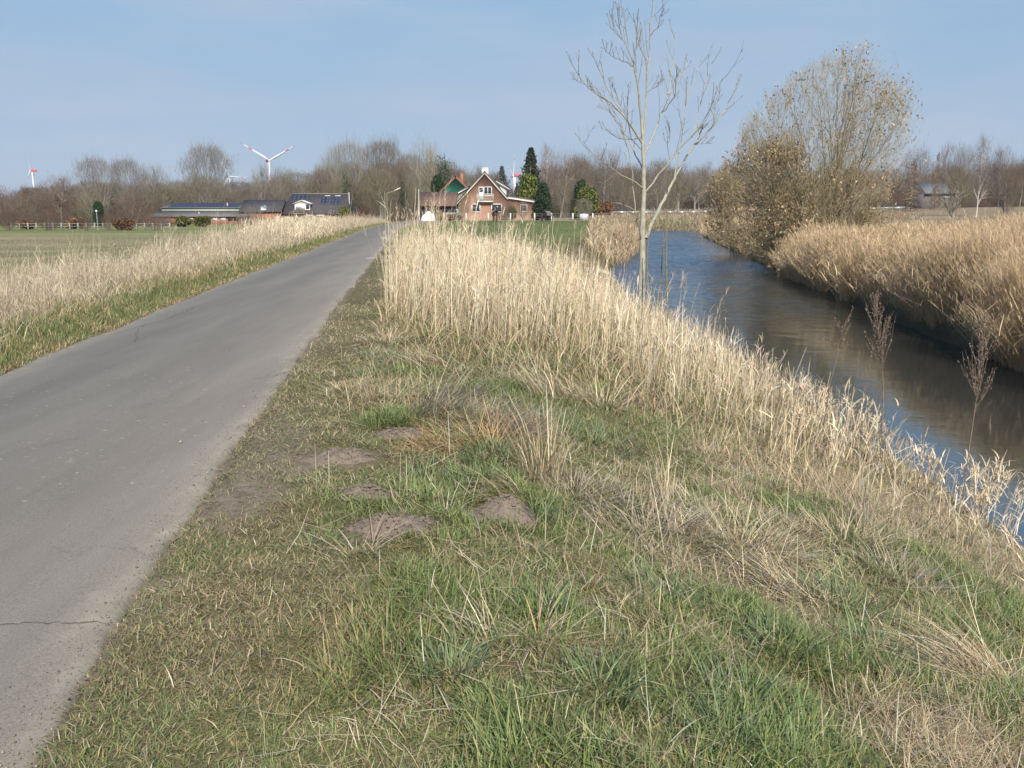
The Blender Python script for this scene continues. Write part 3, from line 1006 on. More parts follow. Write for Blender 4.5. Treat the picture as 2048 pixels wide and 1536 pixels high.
# -- left of the lane: green strip, then tall grey-tan dry grass
gl, sl = MB(), MB()
for n_, y0, y1, wsc in [(60000, 6, 20, 1.6), (40000, 20, 48, 3.2), (16000, 48, 112, 7)]:
    y = y0 + (y1 - y0) * rng.random(n_) ** 1.2
    e = rng.random(n_) ** 1.3 * 2.1
    x = xR(y) - RW + .06 - e + .12 * (fbm(y * 1.3, y * 0, 81, 2) - .5)
    kp = in_view(x, y, 1)
    x, y, e = x[kp], y[kp], e[kp]
    N = len(x)
    nn = fbm(x * 1.2, y * .9, 82, 3)
    dry = rng.random(N) < np.clip(.24 + (nn - .5) * 1.3 + .25 * (e > 1.2) + .30 * (e < .16), .05, .95)
    L = (.05 + .13 * np.clip(e / 1.0, 0, 1)) * np.exp(rng.normal(0, .35, N)) * (.6 + .8 * nn)
    C = pal(N, [(.15, .19, .065), (.18, .21, .075), (.13, .165, .065), (.23, .225, .09)])
    C[dry] = pal(int(dry.sum()), STRAWS[:3] + RUSTY)
    blades(gl, base3(x, y), rng.uniform(0, 2 * PI, N), np.abs(rng.normal(.5, .35, N)), rng.normal(.7, .5, N), L, rng.uniform(.003, .006, N) * wsc, C, 4)
DRYL = [(.56, .465, .34), (.50, .41, .29), (.61, .52, .385), (.43, .35, .25), (.52, .42, .29)]
for n_, y0, y1, wsc, wid in [(15000, 7, 22, 1.3, 3.5), (11000, 22, 50, 2.2, 3.4), (12000, 50, 112, 4.5, 3.4)]:
    y = y0 + (y1 - y0) * rng.random(n_) ** 1.15
    e = .75 + rng.random(n_) ** 1.1 * wid
    x = xR(y) - RW - e
    nn = fbm(x * .7, y * .45, 83, 3)
    kp = in_view(x, y, 2) & (rng.random(n_) < np.clip(.35 + 1.8 * (nn - .3), .1, 1) * np.clip((e - .6) / .8, .15, 1))
    x, y, e, nn = x[kp], y[kp], e[kp], nn[kp]
    N = len(x)
    far_h = np.clip((y - 8) / 30, 0, 1)
    tallness = np.clip((e - .7) / 1.6, .25, 1)
    H = (.18 + (.27 + .36 * far_h) * nn * 1.5) * tallness * np.exp(rng.normal(0, .25, N)) * np.where(rng.random(N) < .12, 1.35, 1)
    gold = sstep((y - 28) / 20)[:, None]
    P = reed(sl, x, y, H, rng.uniform(.0026, .0046, N) * wsc, DRYL, .4, .12, 1, (.35, 4, .14, [(.50, .41, .30), (.44, .35, .25)]), .14, 4, .12, .25)
    nl = N // 2
    ii = rng.choice(N, nl)
    blades(sl, base3(x[ii], y[ii]), rng.uniform(0, 2 * PI, nl), np.abs(rng.normal(.7, .4, nl)), rng.normal(.8, .5, nl), rng.uniform(.12, .38, nl), rng.uniform(.003, .006, nl) * wsc, pal(nl, [(.40, .31, .21), (.46, .36, .25), (.34, .26, .18), (.30, .28, .15)]), 4)
# brighter stand near the bend
x, y = scatter(9000, -20, -9, 40, 62)
lx = xR(y) - RW
kp = (x < lx - 1.1) & (x > lx - 4) & (rng.random(len(x)) < .8)
x, y = x[kp], y[kp]
N = len(x)
reed(sl, x, y, rng.uniform(.8, 1.35, N), rng.uniform(.012, .02, N), REEDS[:3], .4, .1, 2, (.4, 3, .2, [(.6, .5, .34)]), .12, 4, 0, .4)
tag(sl.build('roadside_dry_grass', M_STRAW), 'tall greyish dry grass along the left side of the lane', 'grass', kind='stuff')
# meadow and paddock turf
for n_, x0, x1, y0, y1, hL, wd, cols, ok in [
        (70000, -60, -8, 12, 90, .10, .016, [(.15, .17, .06), (.26, .21, .115), (.12, .15, .05), (.31, .25, .15)], lambda x, y: xR(y) - RW - x > 4.0),
        (45000, -9, 16, 40, 132, .07, .022, [(.105, .14, .045), (.135, .165, .055), (.16, .165, .07)], lambda x, y: (x - xR(y) > .6) & (wdist(x, y) > 2.2)),
        (30000, 14, 95, 18, 130, .09, .024, [(.24, .185, .115), (.19, .15, .09), (.28, .22, .145)], lambda x, y: (x - xQ(y) > 5))]:
    x = rng.uniform(x0, x1, n_)
    y = y0 + (y1 - y0) * rng.random(n_) ** 1.3
    kp = in_view(x, y, 2) & ok(x, y)
    x, y = x[kp], y[kp]
    N = len(x)
    blades(gl, base3(x, y), rng.uniform(0, 2 * PI, N), np.abs(rng.normal(.6, .3, N)), rng.normal(.6, .4, N), hL * np.exp(rng.normal(0, .4, N)), wd * (.3 + y / 60) * rng.uniform(.7, 1.3, N), pal(N, cols), 3)
tag(gm.build('grass', M_BLADE), 'short green grass on the bank beside the lane', 'grass', kind='stuff')
tag(sm.build('dead_grass', M_STRAW), 'dead straw and flattened stalks mixed into the grass of the bank', 'straw', kind='stuff')
tag(gl.build('meadow_grass', M_BLADE), 'green verge, meadow and paddock grass', 'grass', kind='stuff')
print('grass', gm.n, sm.n, gl.n, sl.n)

# loose crumbs of soil and grit along the lane's edges
n = 8000
y = 1.9 + 16 * rng.random(n) ** 1.7
off = np.abs(rng.normal(0, .10, n))
x = xR(y) + .03 - off
lf_ = rng.random(n) < .25
x = np.where(lf_, xR(y) - RW + off, x)
fl = rng.random(n) < .18
x = np.where(fl, xR(y) - RW * rng.random(n), x)
kp = in_view(x, y)
x, y = x[kp], y[kp]
n = len(x)
sz_ = np.exp(rng.normal(-6.35, .5, n))
octa = np.array([[1, 0, 0], [0, 1, 0], [-1, 0, 0], [0, -1, 0], [0, 0, 1], [0, 0, -1]], float)
uu_ = np.clip((x - xR(y) + RW) / RW, 0, 1)
zz_ = .006 + .028 * (1 - (2 * uu_ - 1) ** 2) + .004
vv = octa[None] * sz_[:, None, None] * rng.uniform(.6, 1.4, (n, 6, 1)) + np.stack([x, y, zz_ + sz_ * .4], -1)[:, None, :]
fo = np.array([[0, 1, 4], [1, 2, 4], [2, 3, 4], [3, 0, 4], [1, 0, 5], [2, 1, 5], [3, 2, 5], [0, 3, 5]])
mb = MB()
mb.add(vv.reshape(-1, 3), (fo[None] + (np.arange(n) * 6)[:, None, None]).reshape(-1, 3), np.repeat(pal(n, [(.22, .18, .135), (.28, .24, .19), (.16, .13, .10), (.20, .165, .125)], None, .2), 6, 0))
tag(mb.build('gravel', blade_mat('grit', 0, .9, .1)), 'soil crumbs and grit scattered along the edges of the lane', 'gravel', kind='stuff')

# ------------------------------------------------------------------ molehills
m, nt, b = new_mat('loose_soil')
geo = nt.nodes.new('ShaderNodeNewGeometry')
f1 = noise(nt, 60, 6, .75, geo.outputs['Position'])
nt.links.new(ramp(nt, f1, [(.3, (.145, .114, .088)), (.7, (.245, .196, .155))]), b.inputs['Base Color'])
b.inputs['Roughness'].default_value = 1
b.inputs['Specular IOR Level'].default_value = .05
bn = nd(nt, 'ShaderNodeBump', Strength=.8, Distance=.012)
nt.links.new(f1, bn.inputs['Height'])
nt.links.new(bn.outputs[0], b.inputs['Normal'])
M_SOIL = m
ML = ['large flat molehill of bare soil, nearest to the camera', 'crumbly peaked molehill against the dead tussock', 'small molehill just behind the large flat one, with straw stalks beside it',
      'long low molehill nearest to the lane', 'molehill farthest from the camera, below the rusty dead grass']
for (mx, my, rx, ry, h), lab in zip(MOLES, ML):
    mb = MB()
    g = 46
    a_, r_ = np.meshgrid(np.linspace(0, 2 * PI, g, endpoint=False), np.linspace(0, 1, 22))
    wob = 1 + .45 * (fbm(np.cos(a_) * 1.6 + mx * 9, np.sin(a_) * 1.6 + my * 7, 91) - .5)
    xx, yy = mx + np.cos(a_) * r_ * rx * 1.12 * wob, my + np.sin(a_) * r_ * ry * 1.12 * wob
    pk = (1 - sstep(r_ ** 1.1))
    lump = fbm(xx * 22, yy * 22, 92, 4) - .5
    fine = vnoise(xx * 90, yy * 90, 93) - .5
    zz = ground_z(xx, yy) - .012 + h * pk * (1 + .5 * (fbm(xx * 7, yy * 7, 94) - .5)) + (.05 * lump + .02 * fine) * (1 - r_ ** 3)
    ii = (np.arange(21)[:, None] * g + np.arange(g)[None, :])
    jj = (np.arange(21)[:, None] * g + (np.arange(g) + 1)[None, :] % g)
    mb.add(np.stack([xx - mx, yy - my, zz], -1).reshape(-1, 3), np.stack([ii, jj, jj + g, ii + g], -1).reshape(-1, 4))
    n = 420
    an, rr_ = rng.uniform(0, 2 * PI, n), rng.random(n) ** .6 * 1.25
    cx_, cy_ = mx + np.cos(an) * rr_ * rx, my + np.sin(an) * rr_ * ry
    sz_ = np.exp(rng.normal(-5.45, .45, n))
    hz_ = np.where(rr_ < 1, h * (1 - sstep(rr_ ** 1.1)), 0) + ground_z(cx_, cy_)
    octa = np.array([[1, 0, 0], [0, 1, 0], [-1, 0, 0], [0, -1, 0], [0, 0, 1], [0, 0, -1]], float)
    vv = octa[None] * sz_[:, None, None] * rng.uniform(.6, 1.4, (n, 6, 1)) + rng.normal(0, .0015, (n, 6, 3)) + np.stack([cx_ - mx, cy_ - my, hz_ + .002], -1)[:, None, :]
    fo = np.array([[0, 1, 4], [1, 2, 4], [2, 3, 4], [3, 0, 4], [1, 0, 5], [2, 1, 5], [3, 2, 5], [0, 3, 5]])
    mb.add(vv.reshape(-1, 3), (fo[None] + (np.arange(n) * 6)[:, None, None]).reshape(-1, 3))
    o = mb.build('molehill', M_SOIL, smooth=True)
    nq = sum(len(f_) for f_ in mb.f3)
    sm_ = np.ones(len(o.data.polygons), bool)
    sm_[:nq] = False
    o.data.polygons.foreach_set('use_smooth', sm_)
    o.location = (mx, my, 0)
    tag(o, lab, 'molehill', 'molehills in the grass')

# ================================================================== TREES
def perp(d):
    r = np.where(np.abs(d[:, 2:3]) > .9, np.array([1., 0, 0]), np.array([0, 0, 1.]))
    a = unit(np.cross(d, r))
    return a, np.cross(d, a)


def grow(P0, D0, L, k, wig, up):
    P, d = [P0], D0.copy()
    st = (L / (k - 1))[:, None]
    for _ in range(k - 1):
        d = unit(d + rng.normal(0, wig, d.shape) + np.array([0, 0, up]))
        P.append(P[-1] + d * st)
    return np.stack(P, 1)


def spawn(P, L, R, m, t0, t1, ang, lenf, radf, dang=.2, taper=.55):
    N, k, _ = P.shape
    idx = np.repeat(np.arange(N), m)
    n = len(idx)
    t = np.clip(t0 + (t1 - t0) * ((np.tile(np.arange(m), N) + rng.random(n)) / m), 0, .999)
    q = t * (k - 1)
    i0 = q.astype(int)
    fr = (q - i0)[:, None]
    A, B = P[idx, i0], P[idx, np.minimum(i0 + 1, k - 1)]
    p = A * (1 - fr) + B * fr
    d = unit(B - A)
    a, b = perp(d)
    ph = rng.uniform(0, 2 * PI, n)[:, None]
    th = (ang + rng.normal(0, dang, n))[:, None]
    nd_ = unit(d * np.cos(th) + (a * np.cos(ph) + b * np.sin(ph)) * np.sin(th))
    Ln = L[idx] * lenf * (1 - taper * t) * np.exp(rng.normal(0, .22, n))
    Rn = np.minimum(R[idx] * radf, R[idx] * (1 - .6 * t) * .9)
    return p, nd_, Ln, Rn


def taperR(R, k, end=.35):
    return R[:, None] * np.linspace(1, end, k)[None, :]


def twigs(mb, P, W, C, k):
    n = len(P)
    mb.ribbons(P, W[:, None] * np.linspace(1, .35, k)[None, :], unit(rng.normal(0, 1, (n, 3))), C)


def bare_tree(seed, H=10., trunk=2.2, r0=.17, limbs=9, lang=.8, llen=.62, lt=(.22, .98), up1=.10, lv=((6, .62, .55), (6, .6, .5), (5, .6, .55)), stems=1, spread=.25, tw=.016, wig=.10, lead=.9, droop=0., bark=(1.55, 1.55, 1.5), tip=(.9, .9, .9), taper=.5):
    """a leafless tree: trunk and limbs in one mesh, the twig crown in another"""
    global rng
    keep, rng = rng, np.random.default_rng(seed)
    T, Cn = MB(), MB()
    if stems == 1:
        P0, D0 = np.zeros((1, 3)), np.array([[rng.normal(0, .04), rng.normal(0, .04), 1.]])
    else:
        a = np.arange(stems) * 2 * PI / stems + rng.normal(0, .4, stems)
        sp = spread * np.sqrt(rng.random(stems))
        D0 = unit(np.stack([np.cos(a) * sp, np.sin(a) * sp, np.ones(stems)], 1))
        P0 = np.stack([np.cos(a) * .15, np.sin(a) * .15, np.zeros(stems)], 1)
    L0 = np.full(len(P0), H * lead) * rng.uniform(.85, 1.05, len(P0))
    R0 = np.full(len(P0), r0)
    P = grow(P0, unit(D0), L0, 10, wig * .5, .04)
    T.tubes(P, taperR(R0 * 1.25, 10, .15), 7, bark)
    p, d, L, R = spawn(P, L0, R0, limbs, max(lt[0], trunk / H if stems == 1 else lt[0]), lt[1], lang, llen, .5, .18, taper)
    for li, (m, lf, an) in enumerate(lv):
        k = 6 if li == 0 else 4
        Q = grow(p, d, L, k, wig, up1 - droop * (li > 0))
        if li < 2:
            (T if li == 0 else Cn).tubes(Q, taperR(np.maximum(R, .022), k), 4 if li else 5, bark)
        else:
            twigs(Cn, Q, np.maximum(R, tw * .55), np.broadcast_to(np.array(bark), (len(Q), 3)), k)
        p, d, L, R = spawn(Q, L, R, m, .2, 1.0, an, lf, .5, .2, .45)
    Q = grow(p, d, np.maximum(L, .28), 3, wig * 1.2, up1 * .6 - droop)
    c = np.array(tip)[None, :] * (1 + rng.normal(0, .14, (len(Q), 1)))
    twigs(Cn, Q, np.full(len(Q), tw * .5) * rng.uniform(.7, 1.4, len(Q)), c, 3)
    rng = keep
    # bring to unit size: 10 high, 10 wide
    v = np.concatenate(Cn.v)
    r = np.percentile(np.hypot(v[:, 0], v[:, 1]), 97) * 2
    h = np.percentile(v[:, 2], 99.7)
    for B in (T, Cn):
        B.v = [q_ * np.array([10 / r, 10 / r, 10 / h]) for q_ in B.v]
    return T, Cn


def crown_fill(Cn, seed, n, env, foc=(0, 0, 1.5), tw=.026, L=(.5, 1.2), clumps=70, uni=.35, tip=(.88, .86, .86), droop=0., jit=.38):
    """the fine outer twigs: env(m) gives points of the crown's volume, twigs radiate from foc"""
    global rng
    keep, rng = rng, np.random.default_rng(seed + 900)
    c0 = env(clumps)
    nu = int(n * uni)
    p = np.concatenate([env(nu), c0[rng.integers(clumps, size=n - nu)] + rng.normal(0, .62, (n - nu, 3))])
    p[:, 2] = np.abs(p[:, 2])
    d = unit(unit(p - np.array(foc)) + rng.normal(0, jit, p.shape) + np.array([0, 0, .25 - droop]))
    Ls = rng.uniform(L[0], L[1], n)
    Q = grow(p - d * Ls[:, None] * .6, d, Ls, 3, .18, .04 - droop * .3)
    c = np.array(tip)[None, :] * (1 + rng.normal(0, .15, (n, 1)))
    twigs(Cn, Q, np.full(n, tw * .5) * rng.uniform(.6, 1.5, n), c, 3)
    rng = keep


def env_ball(cz, rz, rx=4.7, inner=.35, zmin=.4):
    def f(m):
        u_ = unit(rng.normal(0, 1, (m, 3)))
        r = (inner ** 3 + (1 - inner ** 3) * rng.random(m)) ** (1 / 3.)
        q = u_ * r[:, None] * np.array([rx, rx, rz]) + np.array([0, 0, cz])
        q[:, 2] = np.where(q[:, 2] < zmin, zmin + rng.random(m) * cz, q[:, 2])
        return q
    return f


def env_fan(z0, z1, r0=.8, r1=4.8, p=.75):
    def f(m):
        t = rng.random(m) ** .6
        z = z0 + (z1 - z0) * t
        dome = np.sqrt(np.clip(1 - np.clip((t - .62) / .40, 0, 1) ** 2, 0, 1))
        R = (r0 + (r1 - r0) * np.clip(t / .62, 0, 1) ** p) * dome
        a = rng.uniform(0, 2 * PI, m)
        r = R * np.sqrt(rng.uniform(.12, 1, m))
        return np.stack([r * np.cos(a), r * np.sin(a), z], 1)
    return f


def leaf_cloud(mb, n, cfun, sz, cols, var=.25, up=0., aspect=.6):
    """n small leaf faces at points cfun(n)"""
    p = cfun(n)
    a = unit(rng.normal(0, 1, (n, 3)) + np.array([0, 0, up]))
    b = unit(np.cross(a, rng.normal(0, 1, (n, 3))))
    s = sz * rng.uniform(.6, 1.4, (n, 1))
    v = np.stack([p - a * s, p + b * s * aspect, p + a * s, p - b * s * aspect], 1).reshape(-1, 3)
    mb.add(v, np.arange(n * 4).reshape(-1, 4), np.repeat(pal(n, cols, None, var), 4, 0))


def conifer(seed, n=70, per=8, cols=((.03, .05, .03),), droop=.25, R=.2, sprays=12, w=.3):
    global rng
    keep, rng = rng, np.random.default_rng(seed)
    T, Cn = MB(), MB()
    T.tubes(np.array([[[0, 0, 0], [0, 0, 5], [0, 0, 10.]]]), np.array([[.22, .14, .02]]), 7)
    t = np.repeat(np.linspace(.05, .985, n), per)
    N = len(t)
    az = rng.uniform(0, 2 * PI, N)
    L = (1 - t) ** .85 * 5.2 * rng.uniform(.65, 1.12, N) + .15
    d = np.stack([np.cos(az), np.sin(az), rng.normal(-.05, .12, N)], 1)
    P = grow(np.stack([t * 0, t * 0, t * 10], 1), unit(d), L, 5, .06, -droop * .3)
    P[:, -1, 2] += .12 * L
    Cn.tubes(P, taperR(np.full(N, .03), 5, .2), 3, (.5, .4, .3))
    p, dd, LL, _ = spawn(P, L, np.ones(N), sprays, .12, 1., .7, .32, 1)
    Q = grow(p, dd, np.maximum(LL, .3), 3, .1, -.12)
    twigs(Cn, Q, np.full(len(Q), w * .5) * rng.uniform(.6, 1.3, len(Q)), pal(len(Q), cols, None, .25), 3)
    rng = keep
    return T, Cn


def bush(seed, n, sz, cols, lobes=9, flat=.75, stems=True, twigc=None, fill=.55):
    """dense evergreen bush of many leaves, lumpy outline; 10 wide, 10 high"""
    global rng
    keep, rng = rng, np.random.default_rng(seed)
    T, Cn = MB(), MB()
    a = rng.uniform(0, 2 * PI, lobes)
    rr = rng.uniform(1.2, 3.1, lobes)
    cz = rng.uniform(2, 7.6, lobes)
    rr *= np.clip(1.25 - cz / 11, .3, 1)
    cs = np.stack([np.cos(a) * rr, np.sin(a) * rr, cz], 1)
    cs = np.concatenate([cs, [[0, 0, 4.6], [.2, -.3, 7.4]]])
    rad = np.concatenate([rng.uniform(1.5, 2.5, lobes), [3.4, 2.3]])

    def cf(m):
        k = rng.choice(len(cs), m, p=rad ** 2 / np.sum(rad ** 2))
        u_ = unit(rng.normal(0, 1, (m, 3)))
        q_ = cs[k] + u_ * (rad[k] * (fill + (1.06 - fill) * rng.random(m) ** .6))[:, None]
        q_[:, 2] = np.abs(q_[:, 2])
        return q_
    leaf_cloud(Cn, n, cf, sz, cols, .28)
    if stems:
        k = 7
        d = unit(np.stack([rng.normal(0, .4, k), rng.normal(0, .4, k), np.ones(k)], 1))
        T.tubes(grow(np.zeros((k, 3)), d, np.full(k, 7.), 5, .1, .05), taperR(np.full(k, .14), 5, .3), 5)
    rng = keep
    return T, Cn


PRO = {
    'spread': bare_tree(101, trunk=2.6, limbs=11, lang=.85, llen=.55, up1=.09),
    'spread2': bare_tree(102, trunk=2.0, limbs=13, lang=.7, llen=.5, up1=.12, wig=.13),
    'fan': bare_tree(103, stems=7, spread=.75, r0=.11, limbs=6, lang=.5, llen=.42, lt=(.3, .98), lv=((5, .6, .5), (5, .6, .5)), up1=.12, tw=.018),
    'fan2': bare_tree(104, stems=11, spread=.95, r0=.09, limbs=5, lang=.5, llen=.36, lt=(.25, .98), lv=((5, .6, .5), (5, .6, .5)), up1=.10, tw=.018),
    'poplar': bare_tree(105, trunk=2., limbs=22, lang=.55, llen=.40, up1=.14, lv=((5, .6, .5), (5, .6, .5)), lt=(.2, .98), tw=.02),
    'loose': bare_tree(106, trunk=3., limbs=12, lang=.75, llen=.45, up1=.12, lv=((5, .62, .55), (5, .6, .55)), wig=.16, tw=.018),
    'birch': bare_tree(107, trunk=2.2, limbs=26, r0=.12, lang=.7, llen=.26, up1=.06, lv=((6, .65, .6), (6, .75, .5)), droop=.16, taper=.6, lead=.97, tw=.016),
    'thicket': bare_tree(108, stems=14, spread=1.2, r0=.06, limbs=5, lang=.6, llen=.4, lt=(.1, .98), lv=((5, .65, .6), (6, .65, .6)), up1=.06, wig=.14, tw=.02),
    'hazel': bare_tree(109, stems=18, spread=1.0, r0=.05, limbs=6, lang=.45, llen=.34, lt=(.2, .98), lv=((6, .6, .5),), up1=.09, wig=.08, tw=.022),
    'orchard': bare_tree(110, trunk=3.2, limbs=10, r0=.2, lang=.7, llen=.5, lt=(.34, .9), up1=.12, lv=((6, .6, .5), (6, .6, .5)), lead=.75, tw=.02),
    'spruce': conifer(111, cols=((.028, .045, .028), (.035, .055, .03), (.02, .035, .022))),
    'bluespruce': conifer(112, n=44, per=7, cols=((.085, .105, .10), (.065, .085, .08), (.11, .13, .125)), sprays=10),
    'larch': conifer(113, n=34, per=6, cols=((.16, .10, .06), (.12, .08, .05)), sprays=7, droop=.1, w=.14),
    'cypress': bush(114, 7000, .30, ((.15, .17, .028), (.10, .125, .03), (.20, .20, .035), (.05, .07, .025)), 12),
    'laurel': bush(115, 7000, .30, ((.022, .045, .016), (.035, .06, .02), (.016, .032, .014)), 10),
    'ivy': bush(116, 1500, .24, ((.055, .075, .04), (.07, .09, .045), (.09, .085, .055)), 12, fill=.15),
    'beech': bush(117, 4500, .34, ((.23, .12, .06), (.28, .15, .075), (.18, .095, .05), (.14, .085, .05)), 16, fill=.1),
    'hedge': bush(118, 5000, .34, ((.13, .135, .028), (.10, .11, .03), (.16, .15, .03)), 9),
}
ENV = {
    'spread': (4200, env_ball(6.0, 3.8), (0, 0, 2)), 'spread2': (4200, env_ball(5.7, 4.1), (0, 0, 1.5)),
    'fan': (4600, env_fan(2.0, 9.9), (0, 0, -1)), 'fan2': (5200, env_fan(1.4, 9.9), (0, 0, -.5)),
    'poplar': (3800, env_ball(5.6, 4.3), (0, 0, 0)), 'loose': (3000, env_ball(6.2, 3.7), (0, 0, 2)),
    'birch': (3400, env_ball(6.0, 4.0, 4.0), (0, 0, 3)), 'thicket': (5200, env_ball(3.6, 6.2, zmin=.2), (0, 0, -1)),
    'hazel': (4600, env_fan(.8, 9.9, .9, 4.8), (0, 0, -1.5)), 'orchard': (3600, env_ball(6.7, 3.3), (0, 0, 3)),
}
for j_, (k_, (n_, ev_, fo_)) in enumerate(ENV.items()):
    T_, C_ = PRO[k_]
    for B_ in (T_, C_): B_.v = [q_ * np.array([.86, .86, .93]) for q_ in B_.v]
    crown_fill(C_, j_, n_, ev_, fo_, tw=.030, droop=.5 if k_ == 'birch' else 0.)
PROM = {}
for k_, (t_, c_) in PRO.items():
    leafy = k_ in ('spruce', 'bluespruce', 'larch', 'cypress', 'laurel', 'ivy', 'beech', 'hedge')
    PROM[k_] = (t_.mesh(k_ + '_trunk', M_FARBARK) if t_.n else None, c_.mesh(k_ + '_crown', M_LEAF if leafy else M_TWIG), leafy)

BR, OL, GY, RD, PG, DK = (.145, .116, .086), (.165, .145, .092), (.19, .165, .135), (.152, .108, .080), (.24, .215, .165), (.105, .085, .062)


def plant(kind, name, label, cat, px, top, wpx, D, col=(1, 1, 1), group=None, z=None, tcol=None, rz=None, hmul=1.0, lean=0.):
    """a tree standing at distance D, its top and width as seen from the lane"""
    p = P3(px, top, D)
    z0 = float(ground_z(np.array([p[0]]), np.array([D]), False)[0]) - .05 if z is None else z
    h = max(p[2] - z0, .3)
    wd = wpx / F * D
    r = rng.uniform(0, 2 * PI) if rz is None else rz
    t = thing(name, label, cat, (p[0], D, z0), r, group, (wd / 10, wd / 10, h / 10))
    if lean: t.rotation_euler = (0, lean, 0)
    tm, cm, leafy = PROM[kind]
    if tm is not None:
        o = bpy.data.objects.new('trunk', tm)
        COL.objects.link(o)
        o.parent = t
        o.color = (tcol or ((.16, .12, .08) if leafy else tuple(c * .9 + .11 for c in col))) + (1,)
    o = bpy.data.objects.new('foliage' if leafy else 'crown', cm)
    COL.objects.link(o)
    o.parent = t
    o.color = ((1, 1, 1) if leafy and col == (1, 1, 1) else col) + (1,)
    return t


